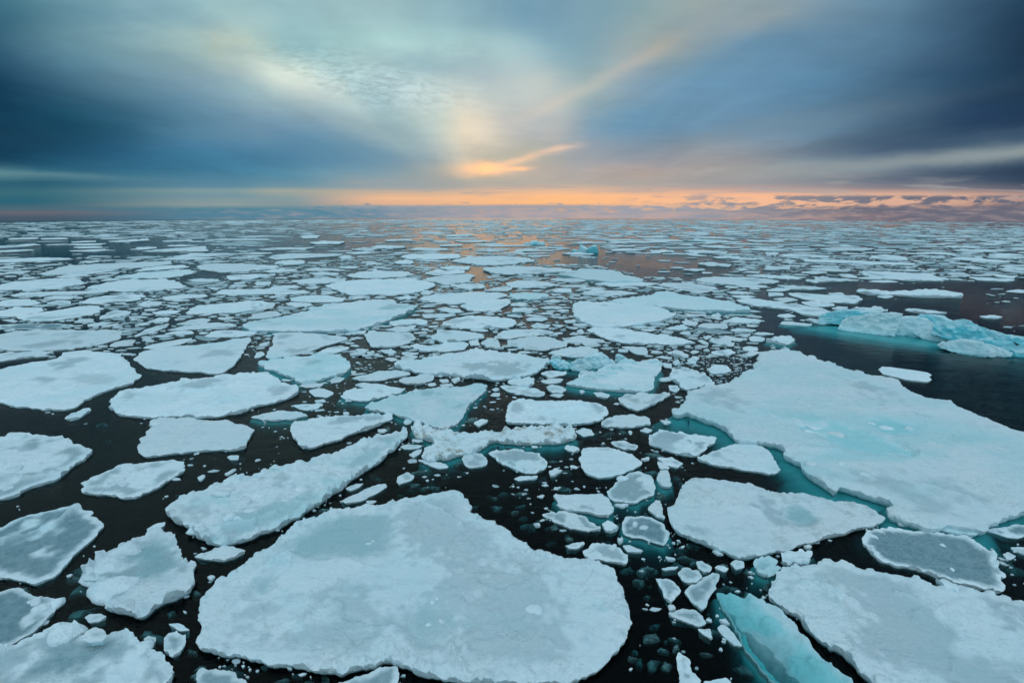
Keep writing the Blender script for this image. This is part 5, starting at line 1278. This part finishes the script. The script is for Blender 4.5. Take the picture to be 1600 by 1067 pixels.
# ------------------------------------------------------------------ icebergs and rubble
BERG = make_ice('blue_glacier_ice', snow=(0.80, 0.91, 0.94), wet=(0.3, 0.6, 0.66), teal=(0.09, 0.58, 0.68))
def hull_block(root, nm, outline, depth, lean, teal, seed, bumpy=0.03, back=0.8):
    """an angular block: a front outline read off the photo stood up at its own distance, carried back by its depth (in block widths)"""
    c0 = Vector(root.location); q = pts(outline); yb = max(b for a, b in q); xm = sum(a for a, b in q) / len(q)
    g = ground(xm, yb, 0.0); k = pxm_at(g); er = Vector((g[0], g[1], 0)).normalized(); et = Vector((er.y, -er.x, 0))
    wd = (max(a for a, b in q) - min(a for a, b in q)) * k; dp = wd * depth; r = random.Random(seed)
    bm = bmesh.new()
    base = Vector((g[0], g[1], drop(*g))); hm = max(0.01, (yb - min(b for a, b in q)) * k); kv = 0.88
    for a, b in q:
        u = (a - xm) * k; v = (yb - b) * k * kv
        v0 = v if v > 0.02 else -0.25
        bm.verts.new(base + et * u + er * (lean * v) + Vector((0, 0, v0)))
        bm.verts.new(base + et * (u * back + r.uniform(-.05, .05) * wd) + er * (dp + r.uniform(-.1, .1) * dp) + Vector((0, 0, v0 * r.uniform(.7, .92) if v0 > 0 else v0)))
        if v0 > 0.3 * hm: bm.verts.new(base + et * (u * 0.93) + er * (dp * 0.4) + Vector((0, 0, v0 * r.uniform(.86, .96))))
    res = bmesh.ops.convex_hull(bm, input=list(bm.verts))
    bmesh.ops.delete(bm, geom=[v for v in bm.verts if not v.link_faces], context='VERTS')
    bmesh.ops.triangulate(bm, faces=list(bm.faces))
    for _ in range(7):
        le = [e for e in bm.edges if e.calc_length() > 3.0 * k]
        if not le or len(bm.verts) > 9000: break
        bmesh.ops.subdivide_edges(bm, edges=le, cuts=1); bmesh.ops.triangulate(bm, faces=[f for f in bm.faces if len(f.verts) > 3])
    bmesh.ops.smooth_vert(bm, verts=list(bm.verts), factor=0.2, use_axis_x=True, use_axis_y=True, use_axis_z=True)
    bm.normal_update()
    for v in bm.verts:
        p = v.co / (0.35 * hm + 0.1); n = mnoise.noise(p * 0.6) + 0.9 * (0.5 - abs(mnoise.noise(p * 1.3)) * 2) + 0.45 * (0.5 - abs(mnoise.noise(p * 3.2)) * 2) + 0.25 * mnoise.noise(p * 8.0)
        v.co += v.normal * n * bumpy * (hm + wd) * 0.7
    bm.normal_update()
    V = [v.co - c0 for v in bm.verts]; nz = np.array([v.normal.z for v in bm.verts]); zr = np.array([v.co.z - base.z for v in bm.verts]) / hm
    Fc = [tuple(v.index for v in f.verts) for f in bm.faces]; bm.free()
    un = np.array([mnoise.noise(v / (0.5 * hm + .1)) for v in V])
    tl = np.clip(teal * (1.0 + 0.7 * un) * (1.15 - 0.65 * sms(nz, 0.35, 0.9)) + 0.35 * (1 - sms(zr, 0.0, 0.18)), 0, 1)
    n = len(V)
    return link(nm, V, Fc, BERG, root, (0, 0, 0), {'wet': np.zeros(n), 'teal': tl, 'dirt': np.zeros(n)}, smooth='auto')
def blocks(root, specs, seed):
    c0 = Vector(root.location)
    for i, (nm, x0, x1, yt, yb, teal, cuts, tilt, dfac, sub) in enumerate(specs):
        g = ground((x0 + x1) / 2, yb, 0.0); k = pxm_at(g)
        wd = (x1 - x0) * k; dpth = wd * dfac
        ht = max(0.15, ((yb - yt) * k - dpth * 0.5 * (CAMZ / (k * F))) )
        er = Vector((g[0], g[1], 0)).normalized()
        p = Vector((g[0], g[1], 0)) + er * dpth * 0.42
        loc = Vector((p.x, p.y, drop(p.x, p.y) - ht * 0.12)) - c0
        rot = math.atan2(er.y, er.x) - math.pi / 2
        ice_block(nm, root, loc, (wd * 1.2, dpth * 1.1, ht * 1.75), seed + i * 13, BERG, teal=min(1, teal * 1.3 + .12), cuts=cuts, rot=rot, tilt=tilt, sub=sub, bumpy=0.07)
def empty(name, x, y):
    g = ground(x, y); o = bpy.data.objects.new(name, None); C.objects.link(o); o.location = (g[0], g[1], drop(*g)); o.empty_display_size = 0.3
    return o
def foot_slab(root, outline, depth, m, seed, zin=0.0):
    """an underwater shelf, highest along its middle"""
    PW = np.array([ground(a, b, -depth * 0.5) for a, b in pts(outline)])
    if signed(PW) < 0: PW = PW[::-1]
    cen = PW.mean(0); k = pxm_at(cen)
    R, ds = resample(PW, 4 * k, 1); R = R + normals(R) * ((fbm(R[:, 0] / (20 * k), R[:, 1] / (20 * k), seed, 3) - .5) * 10 * k)[:, None]
    st = 5 * k; bb0, bb1 = R.min(0), R.max(0)
    A, B = np.meshgrid(np.arange(bb0[0], bb1[0], st), np.arange(bb0[1], bb1[1], st)); G = np.stack([A.ravel(), B.ravel()], 1); G = G[inside(G, R)]; G = G[edgedist(G, R) > st * .5]
    P = np.vstack([R, G]); n = len(R)
    rv, _, rfc, ov, _, _ = delaunay_2d_cdt([Vector((float(x - cen[0]), float(y - cen[1]))) for x, y in P], [(i, (i + 1) % n) for i in range(n)], [], 1, 1e-5)
    P = np.array([(v.x, v.y) for v in rv]) + cen; d = edgedist(P, R)
    z = -depth * (1.6 - 1.3 * sms(d, 0, 30 * k)) + 0.3 * depth * (fbm(P[:, 0] / (25 * k), P[:, 1] / (25 * k), seed + 3, 3) - .5) + zin
    c0 = root.location
    V = [(x - c0.x, y - c0.y, zz + drop(x, y) - c0.z) for (x, y), zz in zip(P, z)]
    b0 = len(V)
    orig = {}
    for i, ol in enumerate(ov):
        for q in ol: orig[q] = i
    F_ = [tuple(f) for f in rfc]
    for i in range(n): x, y = R[i] * 0.98 + cen * 0.02; V.append((x - c0.x, y - c0.y, -depth * 4 + drop(x, y) - c0.z))
    for i in range(n):
        j = (i + 1) % n; a, b = orig.get(i), orig.get(j)
        if a is None or b is None or a == b: continue
        F_.append((a, b0 + i, b0 + j, b))
    link('underwater_foot', V, F_, m, root)

b = empty('iceberg', 1430, 530)
tag(b, 'long turquoise iceberg of jumbled angular blocks on a glowing underwater shelf', 'iceberg')
for q in [("1296 509 1294 502 1304 494 1320 489 1350 488 1362 490 1366 500 1360 512", 0.5, 0.3, 0.7, 1, 0.9), ("1323 520 1327 507 1333 501 1345 499 1360 491 1384 489 1385 492 1382 520 1350 521", 0.35, 0.15, 0.10, 2, 0.85),
          ("1379 521 1386 508 1400 503 1420 500 1433 502 1442 510 1443 522 1420 525 1395 524", 0.6, 0.5, 0.22, 3, 0.7), ("1436 519 1440 506 1445 499 1452 498 1462 500 1482 508 1492 511 1494 520", 0.5, 0.4, 0.72, 4, 0.8),
          ("1473 521 1478 516 1492 509 1497 505 1502 508 1513 514 1525 517 1521 530 1512 538 1497 538 1492 534", 0.35, 0.2, 0.5, 5, 0.8), ("1441 527 1446 519 1465 519 1482 522 1494 529 1484 533 1460 534", 0.4, 0.5, 0.25, 6, 0.7),
          ("1486 551 1490 542 1500 537 1518 537 1530 543 1534 551 1515 554 1498 553", 0.4, 0.7, 0.3, 7, 0.7), ("1526 552 1530 546 1540 543 1554 545 1564 549 1563 553 1545 555", 0.4, 0.7, 0.3, 8, 0.7),
          ("1470 543 1473 538 1480 538 1492 543 1488 547 1478 546", 0.6, 0.3, 0.1, 9, 0.7), ("1500 540 1505 530 1518 526 1545 530 1580 535 1640 539 1650 548 1600 551 1545 548", 0.16, 0.5, 0.8, 10, 0.9),
          ("1560 554 1575 544 1600 540 1660 544 1665 558 1610 560", 0.3, 0.5, 0.75, 11, 0.9)]:
    hull_block(b, 'ice_block', q[0], q[1], q[2], q[3], q[4], back=q[5])
foot_slab(b, "1222 508 1260 504 1300 503 1400 508 1500 522 1640 540 1660 564 1560 559 1470 550 1380 540 1300 526 1240 518", 0.17, UNDER, 4)
b = empty('iceberg', 905, 575)
tag(b, 'small knobbly turquoise ice mound with a sunken pale toe, behind the rubble-heaped floe', 'iceberg')
for q in [("890 577 892 569 900 562 908 560 912 570 925 575 905 580", 0.6, 0.4, 0.3, 21, 0.8), ("905 574 908 560 922 557 935 553 941 552 948 556 951 562 945 570 930 575", 0.6, 0.3, 0.22, 22, 0.75), ("903 573 906 562 914 560 918 574 911 577", 0.6, 0.3, 0.05, 23, 0.8),
          ("940 570 942 560 950 559 952 566 948 572", 0.6, 0.2, 0.6, 24, 0.8), ("858 563 862 557 872 555 877 558 874 563", 0.6, 0.3, 0.2, 25, 0.8), ("858 566 864 561 880 564 892 570 890 576 875 577 864 573", 0.5, 0.6, 0.65, 26, 0.8)]:
    hull_block(b, 'ice_block', q[0], q[1], q[2], q[3], q[4], back=q[5], bumpy=0.07)
foot_slab(b, "860 562 892 560 950 566 952 578 930 583 890 583 868 578", 0.12, UNDER, 9)
for r in THINGS:
    if r['id'] == 'b61':
        for q in [("944 572 946 562 955 560 962 568 958 574", .15), ("960 565 962 554 969 554 984 565 980 569", .45), ("966 572 968 562 978 560 986 568 984 574", .2), ("978 572 982 560 990 562 995 570 992 574", .35),
                  ("934 582 940 575 952 572 956 578 950 583", .25), ("952 580 956 572 968 571 975 577 970 582", .3), ("903 588 906 583 918 581 932 584 930 589", .15), ("926 592 930 585 942 582 950 588 944 593", .15),
                  ("945 586 952 580 962 581 966 586 956 589", .3), ("1000 572 1012 565 1027 562 1034 568 1030 573", .1), ("908 597 912 591 925 590 932 595 922 598", .12), ("970 580 976 573 986 572 990 578", .25)]:
            hull_block(r['obj'], 'ice_rubble', q[0], 0.55, 0.4, q[1], hash_id(q[0]), bumpy=0.06)
b = empty('iceberg', 915, 395)
tag(b, 'small far turquoise iceberg with a central peak, standing in the golden reflection', 'iceberg')
blocks(b, [('ice_block', 902, 919, 382, 395, 0.2, 8, 0.1, 0.6, 4), ('ice_block', 921, 936, 386, 395.5, 0.5, 8, 0, 0.6, 3), ('ice_block', 894, 906, 389, 394, 0.4, 8, 0, 0.6, 3), ('ice_block', 914, 926, 390, 395, 0.4, 8, 0, 0.6, 3)], 900)
b = empty('iceberg', 836, 382)
tag(b, 'tiny far bluish ice hummock, half as tall as the peaked turquoise one', 'iceberg')
blocks(b, [('ice_block', 828, 842, 376, 382, 0.4, 8, 0.1, 0.6, 3), ('ice_block', 820, 832, 379, 382.5, 0.2, 8, 0, 0.6, 3), ('ice_block', 838, 850, 379, 382.5, 0.2, 8, 0, 0.6, 3)], 950)

# ------------------------------------------------------------------ seabirds
BIRD = plain('dark_feathers', (0.02, 0.022, 0.028), 0.6)
def skinned(name, chain, radii, edges, m, parent, loc, rotz=0, sc_=1.0):
    me = bpy.data.meshes.new(name); me.from_pydata([Vector(c) * sc_ for c in chain], edges, []); me.update()
    o = bpy.data.objects.new(name, me); C.objects.link(o)
    sk = o.modifiers.new('skin', 'SKIN'); sk.use_smooth_shade = True
    for v, r in zip(me.skin_vertices[0].data, radii): v.radius = (r[0] * sc_, r[1] * sc_) if isinstance(r, tuple) else (r * sc_, r * sc_)
    me.skin_vertices[0].data[1].use_root = True
    ss_ = o.modifiers.new('sub', 'SUBSURF'); ss_.levels = 2; ss_.render_levels = 2
    me.materials.append(m); o.location = loc; o.rotation_euler = (0, 0, rotz)
    if parent: o.parent = parent
    return o
bpy.context.view_layer.update()
_hit = sc.ray_cast(bpy.context.evaluated_depsgraph_get(), Vector((0, 0, CAMZ)), ray(1588, 540.5))
BP = _hit[1] if _hit[0] else Vector((*ground(1588, 545), 0.4))
chain = [(-.20, 0, .12), (0, 0, .17), (.10, 0, .21), (.16, 0, .29), (.20, 0, .34), (.28, 0, .33), (-.01, .035, .05), (-.01, -.035, .05), (-.01, .035, 0), (-.01, -.035, 0)]
bo = skinned('seabird', chain, [.02, .07, .055, .032, .034, .008, .012, .012, .009, .009], [(0, 1), (1, 2), (2, 3), (3, 4), (4, 5), (1, 6), (1, 7), (6, 8), (7, 9)], BIRD, None, BP, 2.6, 1.0)
tag(bo, 'small dark seabird perched on the low turquoise end of the iceberg', 'bird')
g = ground(738, 372, 0.0); k = pxm_at(g)
chain = [(-.16, 0, 0), (0, 0, 0), (.14, 0, .02), (.22, 0, .02), (0, .28, .10), (-.06, .55, .04), (0, -.28, .10), (-.06, -.55, .04)]
d = ray(738, 347.5); t_ = math.hypot(*g) * 0.55 / math.hypot(d.x, d.y)
bo = skinned('seabird', chain, [.015, .06, .035, .008, (.05, .012), (.012, .006), (.05, .012), (.012, .006)], [(0, 1), (1, 2), (2, 3), (1, 4), (4, 5), (1, 6), (6, 7)], BIRD, None, (d.x * t_, d.y * t_, CAMZ + d.z * t_), 1.9, 1.0)
tag(bo, 'tiny dark seabird flying low over the far pack just under the horizon', 'bird')

# ------------------------------------------------------------------ labels
LAND = [r for r in THINGS if r['short']]
usedp = {r['label'] for r in THINGS if r['label']}
def shape_word(r):
    xs = [a for a, b in r['px']]; ys = [b for a, b in r['px']]; w_ = max(xs) - min(xs); h_ = max(ys) - min(ys)
    g0 = ground(r['c'][0], max(ys), 0); g1 = ground(r['c'][0], min(ys), 0); wm = w_ * pxm_at(g0); dm = math.hypot(g1[0] - g0[0], g1[1] - g0[1])
    a = wm / max(dm, 0.05)
    if a > 2.4: return 'long narrow'
    if a > 1.5: return 'oblong'
    if len(r['px']) <= 4: return 'angular'
    return 'rounded'
for r in THINGS:
    if r['label']: continue
    sz = r['area']
    size = 'fair-sized' if sz > 1400 else ('small' if sz > 420 else 'tiny')
    col_ = 'grey' if r['w'] >= 0.5 else ('bumpy white' if r['lump'] > 1.25 else ('bluish-white' if r['w'] >= 0.2 else 'white'))
    cx, cy = r['c']; best = None
    for q in sorted(LAND, key=lambda q: ((q['c'][0] - cx) / 1.0) ** 2 + ((q['c'][1] - cy) * 2.6) ** 2)[:10]:
        qx = [a for a, b in q['px']]; qy = [b for a, b in q['px']]
        if cx < min(qx): rel = 'to the left of' ; gap = min(qx) - cx
        elif cx > max(qx): rel = 'to the right of'; gap = cx - max(qx)
        elif cy < q['c'][1]: rel = 'beyond'; gap = (q['c'][1] - cy) * 2
        else: rel = 'in front of'; gap = (cy - q['c'][1]) * 2
        if rel.startswith('to the'):
            rel2 = {True: ', a little further off', False: ', a little nearer'}[cy < q['c'][1]] if abs(cy - q['c'][1]) > 10 else ''
        else: rel2 = ''
        nearw = 'just ' if gap < 45 else ''
        for cand in (f"{size} {shape_word(r)} {col_} floe {nearw}{rel} the {q['short']}",
                     f"{size} {shape_word(r)} {col_} floe {nearw}{rel} the {q['short']}{rel2}"):
            if cand not in usedp and len(cand.split()) <= 16:
                best = cand; break
        if best: break
    if not best: print('none')
    if not best: best = f"{size} {shape_word(r)} {col_} floe {int(cx)}"; print('NOLABEL', r['id'])
    usedp.add(best); r['label'] = best
for r in THINGS:
    o = r['obj']; tag(o, r['label'], 'ice floe' if r['area'] > 500 else 'ice cake', 'ice floes adrift' if r['area'] > 500 else 'small ice cakes between the floes')
print('things', len(THINGS), 'fill', len(fill), 'brash', len(brash), 'rest', len(rest_items))

for o in C.objects:
    if o.parent is None and o.get('label') and not 4 <= len(o['label'].split()) <= 16: print('LABEL', o.name, o['label'])
